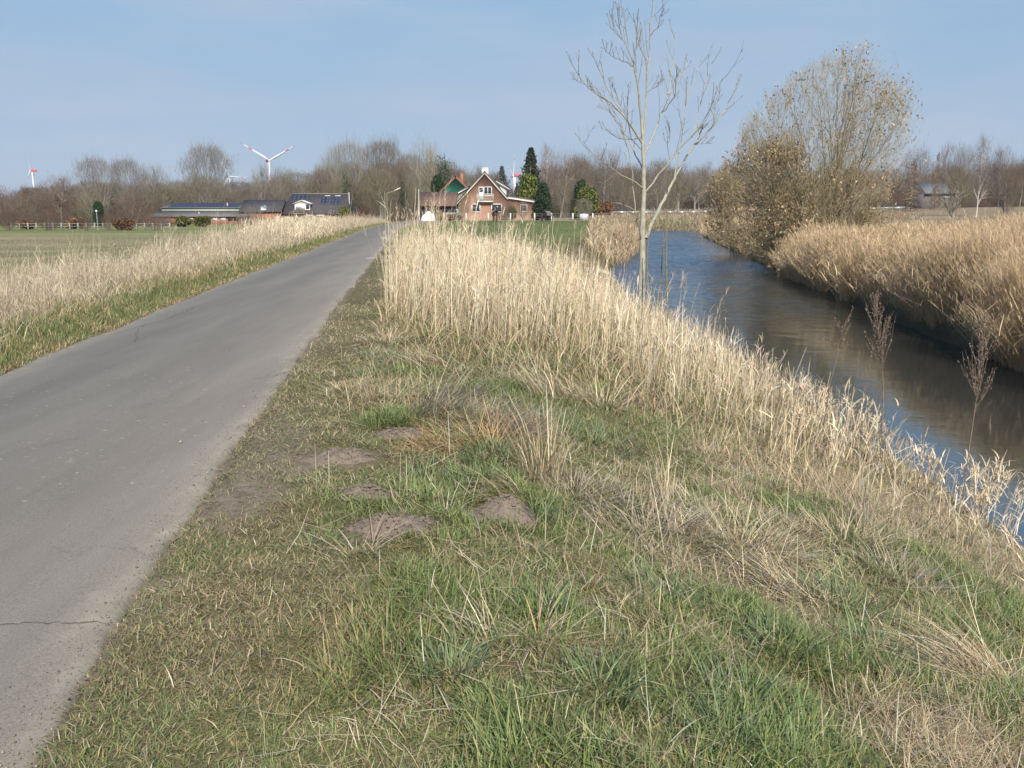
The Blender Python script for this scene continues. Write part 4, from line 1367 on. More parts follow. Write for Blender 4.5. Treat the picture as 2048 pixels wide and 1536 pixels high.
WL = 'trees of the wood behind the farm'
TREES = [
    # kind, name, label, px, top, width, D, colour
    ('thicket', 'bare_tree', 'low brown bushy tree at the far left edge of the wood', 8, 368, 110, 172, RD),
    ('thicket', 'bare_tree', 'low grey-brown tree just left of the wind turbine that shows its rotor edge-on', 42, 392, 60, 190, BR),
    ('spread2', 'bare_tree', 'round reddish-brown tree just right of the wind turbine that shows its rotor edge-on', 116, 347, 92, 170, RD),
    ('fan', 'bare_tree', 'pale wide-fanned tree, first of three tall ones in a row left of the barn', 190, 316, 92, 205, GY),
    ('fan2', 'bare_tree', 'pale fan-shaped tree, middle of three tall ones in a row left of the barn', 252, 318, 76, 206, GY),
    ('spread', 'bare_tree', 'pale rounded tree, last of three tall ones in a row left of the barn', 306, 322, 66, 204, GY),
    ('thicket', 'bare_tree', 'greyish tree with open branches behind the white lamp post', 185, 372, 74, 168, OL),
    ('thicket', 'bare_tree', 'reddish tree between the white lamp post and the barn', 262, 376, 86, 172, RD),
    ('spread2', 'bare_tree', 'olive tree above the left end of the barn roof', 330, 362, 80, 202, OL),
    ('fan2', 'bare_tree', 'big pale poplar with a broad fan crown above the barn', 412, 291, 112, 216, GY),
    ('hazel', 'bare_tree', 'olive vase-shaped tree whose stems spread right behind the barn ridge', 408, 352, 118, 200, OL),
    ('thicket', 'bare_tree', 'brown tree below the half-hidden distant wind turbine', 472, 376, 70, 203, BR),
    ('poplar', 'bare_tree', 'grey narrow tree on the left side of the large wind turbine tower', 522, 322, 48, 214, GY),
    ('loose', 'bare_tree', 'grey tree on the right side of the large wind turbine tower', 560, 328, 56, 212, GY),
    ('hazel', 'bare_tree', 'yellow-olive tree behind the white dormer of the long farmhouse', 585, 345, 96, 203, OL),
    ('spread2', 'bare_tree', 'reddish tree behind the ridge of the long farmhouse', 640, 330, 62, 208, RD),
    ('fan', 'bare_tree', 'tall pale grey tree behind the right end of the long farmhouse', 692, 284, 96, 226, PG),
    ('spread', 'bare_tree', 'small grey tree left of the tall pale one behind the long farmhouse', 655, 303, 54, 230, PG),
    ('hazel', 'bare_tree', 'olive shrubby tree at the right gable of the long farmhouse', 668, 366, 60, 196, OL),
    ('fan2', 'bare_tree', 'big dense brown tree beside the end of the lane', 764, 281, 106, 163, (.155, .118, .080)),
    ('spread2', 'bare_tree', 'grey-olive tree with a forked pale trunk beside the lane', 757, 330, 84, 148, OL),
    ('poplar', 'bare_tree', 'tall pale poplar behind the street lamp', 848, 272, 84, 196, PG),
    ('thicket', 'bare_tree', 'olive tree behind the shed with the brown roof', 850, 318, 74, 178, OL),
    ('thicket', 'bare_tree', 'dull brown tree between the street lamp and the pole', 815, 338, 56, 172, BR),
    ('loose', 'bare_tree', 'grey-brown tree rising between the two gables', 945, 340, 56, 196, OL),
    ('spread', 'bare_tree', 'thin dark tree just left of the white chimney', 960, 324, 22, 202, DK),
    ('thicket', 'bare_tree', 'olive-grey tree behind the brick gable house', 990, 345, 64, 202, OL),
    ('birch', 'birch_tree', 'pale birch right of the tall dark spruce', 1092, 282, 46, 196, (.22, .165, .135)),
    ('loose', 'bare_tree', 'purplish tree with pale forked stems right of the pale birch', 1122, 296, 66, 190, (.19, .145, .120)),
    ('spread2', 'bare_tree', 'brown tree with rook nests behind the golden-green bush', 1158, 302, 60, 194, BR),
    ('spread', 'bare_tree', 'round-crowned bare tree behind the left branches of the young tree on the bank', 1207, 288, 84, 204, GY),
    ('thicket', 'bare_tree', 'grey thicket tree above the left end of the guard rail', 1245, 338, 90, 186, BR),
    ('orchard', 'bare_tree', 'pale-trunked tree just behind the guard rail', 1359, 340, 56, 162, OL),
    ('orchard', 'bare_tree', 'twin-stemmed pale tree behind the middle of the guard rail', 1392, 346, 50, 164, GY),
    ('thicket', 'bare_tree', 'grey tree behind the forked stem of the young tree on the bank', 1322, 330, 86, 190, GY),
    ('spread', 'bare_tree', 'rounded grey tree left of the brown-leaved tree', 1402, 324, 80, 196, GY),
    ('spread2', 'bare_tree', 'purplish rounded tree right of the brown-leaved tree', 1838, 292, 76, 196, (.185, .145, .125)),
    ('larch', 'larch_tree', 'brown larch with ragged drooping branches right of the brown-leaved tree', 1830, 318, 46, 150, (1, 1, 1)),
    ('larch', 'larch_tree', 'narrow brown larch next to the grey hut', 1878, 304, 34, 152, (1, 1, 1)),
    ('loose', 'bare_tree', 'tall tree with dark clustered twigs behind the grey hut', 1902, 280, 54, 180, (.17, .125, .115)),
    ('spread', 'bare_tree', 'grey tree just left of the white birch', 1932, 280, 46, 196, GY),
    ('orchard', 'bare_tree', 'round tree on a short thick pale trunk at the field edge', 1914, 330, 74, 118, OL),
    ('birch', 'birch_tree', 'tall white-stemmed birch standing over the right-hand field', 1968, 262, 46, 130, (.20, .16, .145)),
    ('spread2', 'bare_tree', 'purplish round tree right of the white birch', 2008, 288, 62, 168, (.175, .135, .120)),
    ('orchard', 'bare_tree', 'slender tree tied to a stake at the field edge', 2020, 330, 46, 120, BR),
    ('spread', 'bare_tree', 'bare tree cut by the right edge of the photo', 2050, 310, 60, 160, RD),
]
for kd, nm, lab, px, top, wpx, D, col in TREES:
    white = nm == 'birch_tree'
    plant(kd, nm, lab, 'tree', px, top, wpx, D, col, 'bare trees round the farms', tcol=(.62, .58, .52) if white else None)
GRN = [
    ('laurel', 'evergreen_tree', 'small dark round evergreen beside the white lamp post', 'tree', 194, 400, 22, 150),
    ('ivy', 'ivy_tree', 'small dark ivy-clad tree over the right end of the long farmhouse', 'tree', 690, 338, 24, 192),
    ('ivy', 'ivy_tree', 'thin dark ivy-clad trunk behind the street lamp head', 'tree', 804, 336, 22, 166),
    ('ivy', 'ivy_tree', 'ivy-covered tree with dark green clumps left of the green gable', 'tree', 884, 302, 44, 180),
    ('laurel', 'evergreen_tree', 'dark evergreen behind the left slope of the green gable', 'tree', 876, 346, 34, 172),
    ('bluespruce', 'spruce_tree', 'blue-grey spruce right of the white chimney', 'tree', 1004, 332, 44, 172),
    ('bluespruce', 'spruce_tree', 'pale grey spruce just left of the golden cypress', 'tree', 1034, 366, 24, 176),
    ('spruce', 'spruce_tree', 'tall dark spruce with a sharp top behind the golden cypress', 'tree', 1062, 294, 56, 166),
    ('cypress', 'cypress_tree', 'golden-green cypress in front of the tall dark spruce', 'tree', 1056, 342, 44, 154),
    ('laurel', 'evergreen_bush', 'dark blue-green evergreen right of the golden cypress', 'bush', 1086, 362, 36, 152),
    ('laurel', 'holly_bush', 'dense dark green round bush by the second horse', 'bush', 1083, 390, 40, 140),
    ('laurel', 'evergreen_tree', 'dark green top rising behind the broad golden-green bush', 'tree', 1162, 356, 28, 154),
    ('cypress', 'cypress_bush', 'broad golden-green bush behind the white water tank', 'bush', 1176, 368, 48, 148),
    ('hedge', 'hedge_bush', 'small green bush under the right-hand window of the gable house', 'bush', 1024, 412, 20, 147),
    ('beech', 'beech_bush', 'orange-brown leafy bush at the end of the paddock fence', 'bush', 1213, 400, 34, 142),
    ('beech', 'beech_hedge', 'rusty clipped hedge in front of the grey shed door', 'hedge', 902, 428, 46, 138),
    ('beech', 'beech_hedge', 'low rusty hedge beside the white heap', 'hedge', 880, 431, 26, 137),
    ('beech', 'beech_bush', 'rusty leafy bush at the left end of the white rail fence', 'bush', 52, 437, 34, 134),
    ('beech', 'beech_bush', 'bright rusty bush in front of the white rail fence, right of the lamp post', 'bush', 247, 434, 46, 128),
    ('beech', 'beech_bush', 'dull rusty bush directly left of the lamp post', 'bush', 150, 434, 46, 138),
    ('hedge', 'hedge_bush', 'yellow-green clipped hedge block at the left of the barn wall', 'hedge', 366, 431, 34, 152),
    ('hedge', 'hedge_bush', 'yellow-green clipped hedge block right of the other one before the barn wall', 'hedge', 405, 431, 36, 152),
    ('hedge', 'hedge_bush', 'green bush at the right corner of the long farmhouse', 'bush', 690, 412, 26, 178),
]
for kd, nm, lab, cat, px, top, wpx, D in GRN:
    plant(kd, nm, lab, cat, px, top, wpx * (1.6 if 'spruce' in kd else 1.35), D, (1, 1, 1), 'evergreens and leafy bushes round the farms')
SHR = [
    ('hazel', 'bare_shrub', 'tall brown shrub against the left corner of the gable house', 928, 384, 32, 144, OL),
    ('thicket', 'bare_shrub', 'dark twiggy shrub right of the ground-floor windows of the gable house', 1012, 400, 44, 145, (.10, .07, .055)),
    ('hazel', 'bare_shrub', 'pale grey shrub in front of the extension of the gable house', 1046, 404, 30, 143, GY),
    ('hazel', 'bare_shrub', 'olive shrub between the dark round bush and the golden-green bush', 1130, 358, 56, 156, OL),
    ('hazel', 'bare_shrub', 'fan-shaped pale shrub directly behind the white water tank', 1168, 398, 44, 141, GY),
    ('thicket', 'bare_shrub', 'red-twigged shrub left of the lane bend', 722, 414, 66, 150, (.17, .085, .065)),
    ('thicket', 'bare_shrub', 'brown shrub between the street lamp and the lane', 786, 392, 40, 150, BR),
    ('thicket', 'bare_shrub', 'grey shrub in front of the low link building', 500, 408, 66, 168, GY),
    ('thicket', 'bare_shrub', 'brown twiggy shrub before the left part of the barn', 330, 424, 40, 158, RD),
    ('hazel', 'bare_shrub', 'slim grey shrub before the balcony dormer', 598, 414, 40, 158, BR),
    ('hazel', 'bare_shrub', 'dark brown shrub at the left edge before the rail fence', 14, 424, 60, 127, (.12, .075, .055)),
    ('hazel', 'bare_shrub', 'dark shrub before the rail fence, between the two leftmost rusty bushes', 96, 430, 60, 127, (.12, .08, .06)),
    ('hazel', 'bare_shrub', 'reddish shrub before the rail fence, just right of the lamp post', 214, 430, 36, 127, (.14, .085, .06)),
    ('hazel', 'bare_shrub', 'brown shrub before the right end of the rail fence', 310, 434, 52, 127, (.14, .10, .075)),
    ('hazel', 'bare_shrub', 'small dark shrub before the rail fence, left of the lamp post', 170, 438, 34, 126, (.11, .075, .055)),
    ('thicket', 'bare_shrub', 'dark brown shrub behind the rail fence, left of the lamp post', 108, 418, 90, 146, (.13, .085, .06)),
    ('thicket', 'bare_shrub', 'dark brown shrub behind the rail fence, between lamp post and barn', 290, 418, 64, 152, (.14, .09, .065)),
]
for kd, nm, lab, px, top, wpx, D, col in SHR:
    plant(kd, nm, lab, 'shrub', px, top, wpx, D, col, 'leafless shrubs round the farms')

# the wood that closes the view behind all these
wd = MB()
r2 = np.random.default_rng(5)
top_px = np.array([-60, 20, 120, 250, 350, 425, 470, 520, 620, 700, 800, 900, 960, 1002, 1030, 1048, 1075, 1150, 1250, 1350, 1450, 1600, 1760, 1860, 1950, 2060, 2130])
top_py = np.array([392, 404, 384, 376, 386, 384, 388, 378, 364, 340, 338, 352, 356, 378, 396, 380, 352, 340, 350, 346, 350, 352, 350, 346, 342, 338, 338])
WCOL = [BR, OL, GY, RD, DK, (.16, .125, .09)]
for row, (D0, dy, stp) in enumerate([(236, 0, 27), (258, -6, 32), (222, 24, 27)]):
    for px in np.arange(-70, 2130, stp):
        pxx = px + r2.normal(0, 10)
        D = D0 + r2.uniform(-8, 10)
        top = np.interp(pxx, top_px, top_py) + dy - 12 + r2.normal(0, 7)
        p = P3(pxx, top, D)
        wdt = r2.uniform(60, 105) / F * D
        kd = ['thicket', 'fan2', 'spread2', 'hazel', 'thicket'][r2.integers(5)]
        h = p[2] + 1.2
        col = np.array(WCOL[r2.integers(len(WCOL))])
        for prt in PRO[kd]:
            if prt.n: wd.merge(prt, (wdt / 10, wdt / 10, h / 10), r2.uniform(0, 6.28), (p[0], D, -1.2), col)
M_WOOD = blade_mat('wood_mass', 0, .85, .1)
tag(wd.build('woods', M_WOOD), 'continuous leafless wood closing the view behind the farms', 'wood', kind='stuff')
print('woods', wd.n)

# dark undergrowth at the foot of the wood
ug = MB()
for px in np.arange(-60, 2130, 16):
    D = 200 + r2.uniform(-4, 14)
    if 860 < px < 1100: D += 10
    p = P3(px + r2.normal(0, 5), 404 + r2.normal(0, 7), D)
    kd = ['thicket', 'hazel'][r2.integers(2)]
    wdt = r2.uniform(46, 70) / F * D
    col = np.array([(.115, .082, .06), (.10, .085, .055), (.13, .09, .07)][r2.integers(3)])
    ug.merge(PRO[kd][1], (wdt / 10, wdt / 10, (p[2] + 1.2) / 10), r2.uniform(0, 6.28), (p[0], D, -1.2), col)
tag(ug.build('undergrowth', M_WOOD), 'dark leafless undergrowth along the foot of the wood', 'undergrowth', kind='stuff')

# ================================================================== THE YOUNG ASH ON THE BANK
AD = 17.2


def tz(X_, Y_):
    """spot of the enlarged tree view -> spot of the photograph"""
    return 1100 + X_ / 2.3275, Y_ / 2.3275


def limb(pts, r0, r1, k=12, dep=0., bow=0.):
    q = np.array([P3(*tz(*p), AD) for p in pts])
    L = np.concatenate([[0], np.cumsum(np.linalg.norm(np.diff(q, axis=0), axis=1))])
    t = np.linspace(0, L[-1], k)
    c = np.stack([np.interp(t, L, q[:, i_]) for i_ in range(3)], 1)
    for _ in range(1):
        c[1:-1] = .25 * c[:-2] + .5 * c[1:-1] + .25 * c[2:]
    c[1:-1] += rng.normal(0, .008, c[1:-1].shape)
    u_ = np.linspace(0, 1, k)
    off = dep * u_ + bow * np.sin(u_ * PI)
    c = np.array([0, 0, EYE]) + (c - np.array([0, 0, EYE])) * (1 + off / AD)[:, None]
    return c, np.linspace(r0, r1, k)


gz_ash = float(ground_z(np.array([2.59]), np.array([AD]))[0])
b_ = P3(1290, 640, AD)
ash = thing('ash_tree', 'young bare tree with a smooth pale forked trunk on the river bank', 'tree', (float(b_[0]), AD, gz_ash))
TR, CRN = MB(), MB()
loc0 = np.array([b_[0], AD, gz_ash])
main = [
    ([(421, 1560), (425, 1400), (428, 1250), (430, 1100), (438, 920), (437, 780), (432, 650), (426, 560)], .098, .032, 0, 0),
    ([(447, 1110), (462, 1060), (490, 1010), (540, 910), (575, 840), (610, 780), (640, 720)], .048, .022, .7, 0),
]
brs = [
    ([(426, 560), (413, 430), (395, 320), (365, 215), (335, 175), (300, 150), (265, 112)], .030, .006, -.5, 0),
    ([(432, 640), (445, 540), (452, 420), (455, 300), (465, 165), (478, 70), (486, 0)], .026, .005, .4, 0),
    ([(438, 720), (480, 620), (530, 520), (550, 440), (565, 360), (577, 250), (584, 158)], .026, .005, .8, .2),
    ([(550, 440), (600, 380), (632, 310), (640, 285)], .014, .006, .5, 0),
    ([(432, 670), (400, 620), (350, 545), (300, 490), (240, 450), (180, 410), (150, 380), (112, 320), (92, 265)], .027, .004, -.9, 0),
    ([(350, 545), (300, 470), (262, 400), (228, 330), (201, 250)], .014, .004, -.4, 0),
    ([(437, 800), (410, 740), (385, 690), (350, 620), (310, 560), (290, 520), (225, 498)], .018, .004, .9, .3),
    ([(438, 880), (385, 840), (350, 828), (300, 795), (240, 745), (190, 708), (157, 662)], .018, .004, -1.2, 0),
    ([(424, 1120), (408, 1030), (396, 985), (372, 962), (300, 945)], .020, .005, -.8, 0),
    ([(396, 985), (388, 900), (382, 790), (362, 690), (338, 610), (330, 560), (300, 520)], .018, .004, -.4, 0),
    ([(640, 720), (690, 650), (760, 590), (800, 540), (835, 480), (866, 395)], .022, .004, .4, 0),
    ([(640, 720), (670, 672), (715, 668), (745, 668)], .008, .004, .3, 0),
    ([(447, 890), (500, 820), (560, 750), (600, 690), (660, 640), (720, 560), (755, 470), (799, 370)], .024, .004, -.6, .2),
    ([(578, 835), (590, 740), (620, 640), (625, 540), (650, 420), (680, 340), (700, 288)], .015, .004, .5, 0),
    ([(660, 640), (682, 560), (702, 480), (722, 390), (754, 293)], .012, .004, .5, 0),
    ([(560, 750), (545, 690), (560, 620), (545, 570)], .009, .004, -.4, 0),
    ([(335, 175), (322, 110), (315, 40)], .008, .004, -.3, 0), ([(300, 150), (290, 100), (285, 45)], .008, .004, .2, 0),
    ([(365, 215), (352, 130), (333, 32)], .009, .004, .4, 0), ([(400, 340), (402, 200), (405, 85)], .012, .004, .4, 0),
    ([(465, 165), (500, 130), (527, 42)], .009, .004, -.3, 0), ([(455, 300), (420, 220), (390, 85)], .010, .004, .5, 0),
    ([(390, 310), (350, 290), (300, 270), (240, 222)], .010, .004, -.6, 0), ([(450, 430), (500, 400), (536, 372)], .008, .004, .5, 0),
    ([(240, 450), (180, 400), (108, 368)], .007, .004, -.2, 0), ([(530, 520), (580, 450), (592, 318)], .009, .004, -.6, 0),
    ([(433, 700), (380, 660), (362, 560), (360, 458)], .010, .005, -.9, 0), ([(350, 545), (300, 420), (290, 395)], .006, .003, .5, 0),
    ([(690, 650), (712, 594)], .007, .004, -.3, 0), ([(760, 590), (770, 500), (796, 420)], .007, .004, .3, 0), ([(430, 640), (330, 650), (242, 597)], .009, .003, .9, 0),
    ([(440, 910), (520, 895), (556, 905)], .007, .003, .4, .2), ([(490, 1010), (560, 975), (620, 955)], .006, .003, .4, 0),
]
for pts, a_, c_, dp, bw_ in main:
    c, r = limb(pts, a_ * .84, c_ * .8, 16, dp, bw_)
    TR.tubes((c - loc0)[None], r[None], 12)
BP, BR_ = [], []
for pts, a_, c_, dp, bw_ in brs:
    c, r = limb(pts, a_ * .78, c_ * .85, 14, dp, bw_)
    BP.append(c - loc0); BR_.append(r)
BP, BR_ = np.stack(BP), np.stack(BR_)
TR.tubes(BP[:16], BR_[:16], 7)
CRN.tubes(BP[16:], BR_[16:], 5)
LN = np.linalg.norm(np.diff(BP, axis=1), axis=2).sum(1)
p, d, L, R = spawn(BP, LN, BR_[:, 0], 6, .25, .99, .6, .27, .4, .2, .3)
up_ = d.copy(); up_[:, 2] = np.abs(up_[:, 2]) + .25
Q = grow(p, unit(up_), np.clip(L, .14, .85), 7, .04, .10)
CRN.tubes(Q, taperR(np.full(len(Q), .0052), 7, .4), 4)
p, d, L, R = spawn(Q, np.clip(L, .1, .6), np.full(len(Q), .006), 2, .25, .95, .6, .55, .6)
CRN.tubes(grow(p, d, np.clip(L, .08, .36), 5, .05, .12), taperR(np.full(len(p), .003), 5, .5), 3)
# black buds at the twig ends
ends = np.concatenate([Q[:, -1], BP[:, -1]])
dd = unit(np.concatenate([Q[:, -1] - Q[:, -2], BP[:, -1] - BP[:, -2]]))
CRN.tubes(np.stack([ends - dd * .01, ends + dd * .012, ends + dd * .035], 1), np.broadcast_to(np.array([.0035, .006, .002]), (len(ends), 3)), 4, (.35, .3, .28))
TR.build('trunk', M_ASH, ash, True)
CRN.build('crown', M_ASHTWIG, ash, True)


def px_tube(pts, D, r0, r1, k=10, dd=0):
    q = np.array([P3(p[0], p[1], D + dd * i_ / max(1, len(pts) - 1)) for i_, p in enumerate(pts)])
    L = np.concatenate([[0], np.cumsum(np.linalg.norm(np.diff(q, axis=0), axis=1))])
    t = np.linspace(0, L[-1], k)
    c = np.stack([np.interp(t, L, q[:, i_]) for i_ in range(3)], 1)
    c[1:-1] = .25 * c[:-2] + .5 * c[1:-1] + .25 * c[2:]
    return c, np.linspace(r0, r1, k)


SAP = [([(1301, 660), (1297, 600), (1294, 542), (1297, 436)], 16.4, .017, .007, 'greenish sapling stem directly right of the pale trunk'),
       ([(1317, 660), (1320, 590), (1324, 520), (1327, 464)], 16.2, .016, .005, 'greenish sapling stem, shortest of the three right of the pale trunk'),
       ([(1337, 660), (1334, 580), (1332, 520), (1334, 420)], 16.0, .018, .006, 'greenish sapling stem farthest right of the pale trunk, with twigs over the water')]
for j_, (pts, D, r0, r1, lab) in enumerate(SAP):
    c, r = px_tube(pts, D, r0, r1, 16)
    c[0, 2] = float(ground_z(c[:1, 0], c[:1, 1])[0]) - .05
    mb = MB()
    mb.tubes((c - c[0])[None], r[None], 8)
    o = thing('sapling', lab, 'sapling', tuple(c[0]), group='saplings beside the young tree')
    tw_ = mb
    p, d, L, R = spawn((c - c[0])[None], np.array([2.]), np.array([.01]), 12, .25, .95, .9, .05, .4)
    tw_.tubes(grow(p, d, np.clip(L, .02, .1), 3, .1, .05), taperR(np.full(len(p), .005), 3, .6), 4)
    if j_ == 2:
        for a_, b2 in (((1334, 490), (1308, 492)), ((1333, 505), (1305, 508)), ((1333, 478), (1346, 470)), ((1333, 545), (1357, 537))):
            t_, r_ = px_tube([a_, ((a_[0] + b2[0]) / 2, a_[1] + 3), b2], D, .006, .003, 6)
            tw_.tubes((t_ - c[0])[None], r_[None], 4)
    mb.build('stem', M_STEM, o, True)

# dead weeds with rusty seed heads
M_WEED = plain('dead_weed', (.19, .14, .105), .8, .35, 30)
WEEDS = [((1768, 850), (1752, 612), 8.6, 'dead brown weed with a broad bushy seed head over the river', 46), ((1930, 950), (1968, 672), 7.6, 'dead rusty weed leaning right over the river, nearest the photo edge', 40),
         ((1650, 800), (1692, 640), 9.6, 'thin dead weed stem with a narrow seed head before the river', 10), ((1259, 640), (1256, 392), 16.2, 'thin dark dead stem left of the pale trunk', 3), ((900, 560), (893, 478), 12.0, 'dark dead weed stem sticking out of the pale reeds', 4)]
for (bx_, by_), (tx_, ty_), D, lab, m_ in WEEDS:
    c, r = px_tube([(bx_, by_), ((bx_ * .6 + tx_ * .4) + 4, by_ * .55 + ty_ * .45), (tx_, ty_)], D, .006, .002, 10)
    c[0, 2] = float(ground_z(c[:1, 0], c[:1, 1])[0])
    c[1, 2] = (c[0, 2] + c[2, 2]) / 2
    o = thing('dead_weed', lab, 'weed', tuple(c[0]), group='dead weeds on the bank')
    mbw = MB().tubes((c - c[0])[None], r[None], 6)
    if m_ > 5: mbw.build('stem', M_WEED, o)
    h = MB() if m_ > 5 else mbw
    Lw = np.linalg.norm(c[-1] - c[0])
    p, d, L, R = spawn((c - c[0])[None], np.array([Lw]), np.array([.004]), m_, .45, 1., .55, .34, .4, .2, .6)
    Q = grow(p, d, L * .8, 6, .06, .22)
    h.tubes(Q, taperR(np.full(len(Q), .0028), 6, .5), 3)
    if m_ > 5:
        p, d, L, R = spawn(Q, L, np.full(len(Q), .002), 16, .3, 1., .7, .1, .4)
        leaf_cloud(h, len(p), lambda n_: p + rng.normal(0, .008, (n_, 3)), .0075, ((1, 1, 1),))
    h.build('seed_head' if m_ > 5 else 'stem', M_WEED, o)

# ================================================================== BROWN-LEAVED TREE ON THE FAR BANK
LEAFC = [(.37, .255, .145), (.32, .21, .115), (.42, .30, .18), (.27, .18, .10), (.45, .34, .22)]


def leafy(name, label, cat, base, tips, D, nl, leaf, dep=2.2, stem_r=.07, lvl=((7, .34, .6), (6, .5, .6)), bow=.25, tw=.010, leafm=None, upw=.10, twc=((.20, .165, .10), (.26, .225, .15), (.16, .135, .07)), kids=('trunk', 'crown', 'leaves'), poly=None, nfill=0, fdir=(0, .2)):
    B = P3(base[0], base[1], D)
    B[2] = float(ground_z(B[:1], B[1:2], False)[0]) - .1
    o = thing(name, label, cat, tuple(B))
    n = len(tips)
    P = []
    for (px, py) in tips:
        T = P3(px, py, D) - B
        T[1] += rng.normal(0, dep)
        S0 = np.array([rng.normal(0, .25), rng.normal(0, .3), 0])
        mid = T * .5 + np.array([-T[0] * .12 + rng.normal(0, .2), 0, bow * np.linalg.norm(T) * .35])
        u_ = np.linspace(0, 1, 10)[:, None]
        c = (1 - u_) ** 2 * S0 + 2 * u_ * (1 - u_) * mid + u_ ** 2 * T
        c[1:-1] += rng.normal(0, .035, c[1:-1].shape)
        P.append(c)
    P = np.stack(P)
    Ls = np.linalg.norm(np.diff(P, axis=1), axis=2).sum(1)
    R0 = stem_r * rng.uniform(.6, 1.15, n)
    MB().tubes(P, taperR(R0, 10, .15), 6).build(kids[0], M_OAKBARK, o, True)
    C_ = MB()
    p, d, L, R = spawn(P, Ls, R0, lvl[0][0], .18, .98, lvl[0][2], lvl[0][1], .4, .25, .45)
    Q1 = grow(p, d, L, 6, .12, upw)
    cc_ = pal(len(Q1), twc)
    C_.tubes(Q1, taperR(np.clip(R, .012, .03), 6, .35), 4, cc_)
    p, d, L, R = spawn(Q1, L, R, lvl[1][0], .15, 1., lvl[1][2], lvl[1][1], .5, .25, .4)
    Q2 = grow(p, d, np.maximum(L, .25), 5, .14, upw)
    twigs(C_, Q2, np.full(len(Q2), tw), pal(len(Q2), twc), 5)
    p, d, L2, R = spawn(Q2, np.maximum(L, .25), np.full(len(Q2), .01), 4, .1, 1., .7, .5, .5)
    Q3 = grow(p, d, np.clip(L2, .15, .6), 4, .15, upw * .7)
    twigs(C_, Q3, np.full(len(Q3), tw * .7), pal(len(Q3), twc), 4)
    if poly is not None:
        n_ = nfill
        pg = np.array(poly, float)
        pxs_, pys_ = rng.uniform(pg[:, 0].min(), pg[:, 0].max(), n_ * 4), rng.uniform(pg[:, 1].min(), pg[:, 1].max(), n_ * 4)
        ins = np.zeros(len(pxs_), bool)
        j_ = len(pg) - 1
        for i_ in range(len(pg)):
            cr_ = ((pg[i_, 1] > pys_) != (pg[j_, 1] > pys_)) & (pxs_ < (pg[j_, 0] - pg[i_, 0]) * (pys_ - pg[i_, 1]) / (pg[j_, 1] - pg[i_, 1] + 1e-9) + pg[i_, 0])
            ins ^= cr_
            j_ = i_
        cl_ = fbm(pxs_ / 60., pys_ / 60., 310, 3)
        ins &= rng.random(len(ins)) < np.clip(.35 + 2.2 * (cl_ - .4), .1, 1)
        pxs_, pys_ = pxs_[ins][:n_], pys_[ins][:n_]
        cxy = pg.mean(0)
        ed = np.hypot((pxs_ - cxy[0]) / np.ptp(pg[:, 0]), (pys_ - cxy[1]) / np.ptp(pg[:, 1])) * 2
        q_ = np.array([P3(a_, b_2, D) for a_, b_2 in zip(pxs_, pys_)]) - B
        q_[:, 1] += rng.normal(0, 1, len(q_)) * dep * np.sqrt(np.clip(1.1 - ed ** 2, .08, 1))
        d_ = unit(unit(q_ + np.array([0, 0, 1.2])) + rng.normal(0, .30, q_.shape) + np.array([fdir[0], 0, fdir[1]]))
        L_ = rng.uniform(.35, .95, len(q_))
        QF = grow(q_ - d_ * L_[:, None] * .7, d_, L_, 5, .10, upw * .5)
        twigs(C_, QF, rng.uniform(.5, 1.1, len(q_)) * tw * .75, pal(len(q_), twc), 5)
        p, d, L2, R = spawn(QF, L_, np.full(len(QF), .01), 2, .1, .9, .6, .45, .5)
        QG = grow(p, d, np.clip(L2, .12, .5), 4, .12, upw * .5)
        twigs(C_, QG, np.full(len(QG), tw * .5), pal(len(QG), twc), 4)
        Q3 = np.concatenate([Q3, QG])
    C_.build(kids[1], M_STRAWTW, o)
    lf = MB()
    w_ = rng.random(len(Q3)) < .8
    ii = rng.integers(len(Q3), size=nl)
    cl_ = vnoise(Q3[ii, -1, 0] * .9, Q3[ii, -1, 2] * .9, 300 + int(base[0]))
    ii = ii[rng.random(nl) < np.clip(.06 + 2.3 * (cl_ - .32), .03, 1)]
    q_ = Q3[ii, -1] + rng.normal(0, .07, (len(ii), 3)) - np.array([0, 0, .03])
    leaf_cloud(lf, len(q_), lambda m_: q_, leaf, LEAFC, .25, -.9, .5)
    lf.build(kids[2], M_DLEAF, o)
    return o


M_STRAWTW = blade_mat('twig_bark', 0, .8, .15)
TWC = ((.30, .255, .165), (.36, .31, .215), (.25, .21, .12))
cpoly = [(1478, 285), (1490, 235), (1530, 195), (1570, 165), (1615, 128), (1665, 98), (1720, 98), (1768, 128), (1798, 170), (1806, 230), (1800, 290), (1786, 345), (1775, 410), (1700, 446), (1610, 446), (1530, 410), (1495, 340)]
tips = [(1680, 135), (1730, 140), (1770, 190), (1640, 165), (1600, 195), (1560, 230), (1530, 260), (1510, 290), (1710, 150), (1780, 240), (1660, 150), (1590, 250), (1750, 180), (1760, 290), (1770, 250), (1630, 210), (1700, 190), (1560, 290), (1730, 240), (1660, 230), (1610, 280), (1775, 215), (1740, 330), (1755, 360), (1690, 250), (1710, 300), (1640, 300)]
tips = [(min(a_, 1752) - 6, max(b_, 150)) for a_, b_ in tips]
leafy('leafy_tree', 'large many-stemmed tree with clinging brown leaves on the far bank', 'tree', (1655, 490), tips, 44, 9500, .062, 2.0, .045, ((9, .24, .5), (5, .5, .55)), twc=TWC, poly=cpoly, nfill=8500, fdir=(.25, .15))
tips = [(1590, 410), (1622, 380), (1640, 400), (1604, 360), (1655, 425), (1575, 435)]
leafy('small_tree', 'small pale-stemmed tree at the water side of the large brown-leaved tree', 'tree', (1610, 500), tips, 42.0, 700, .055, 1.0, .055, ((5, .3, .7), (5, .5, .7)), twc=TWC)
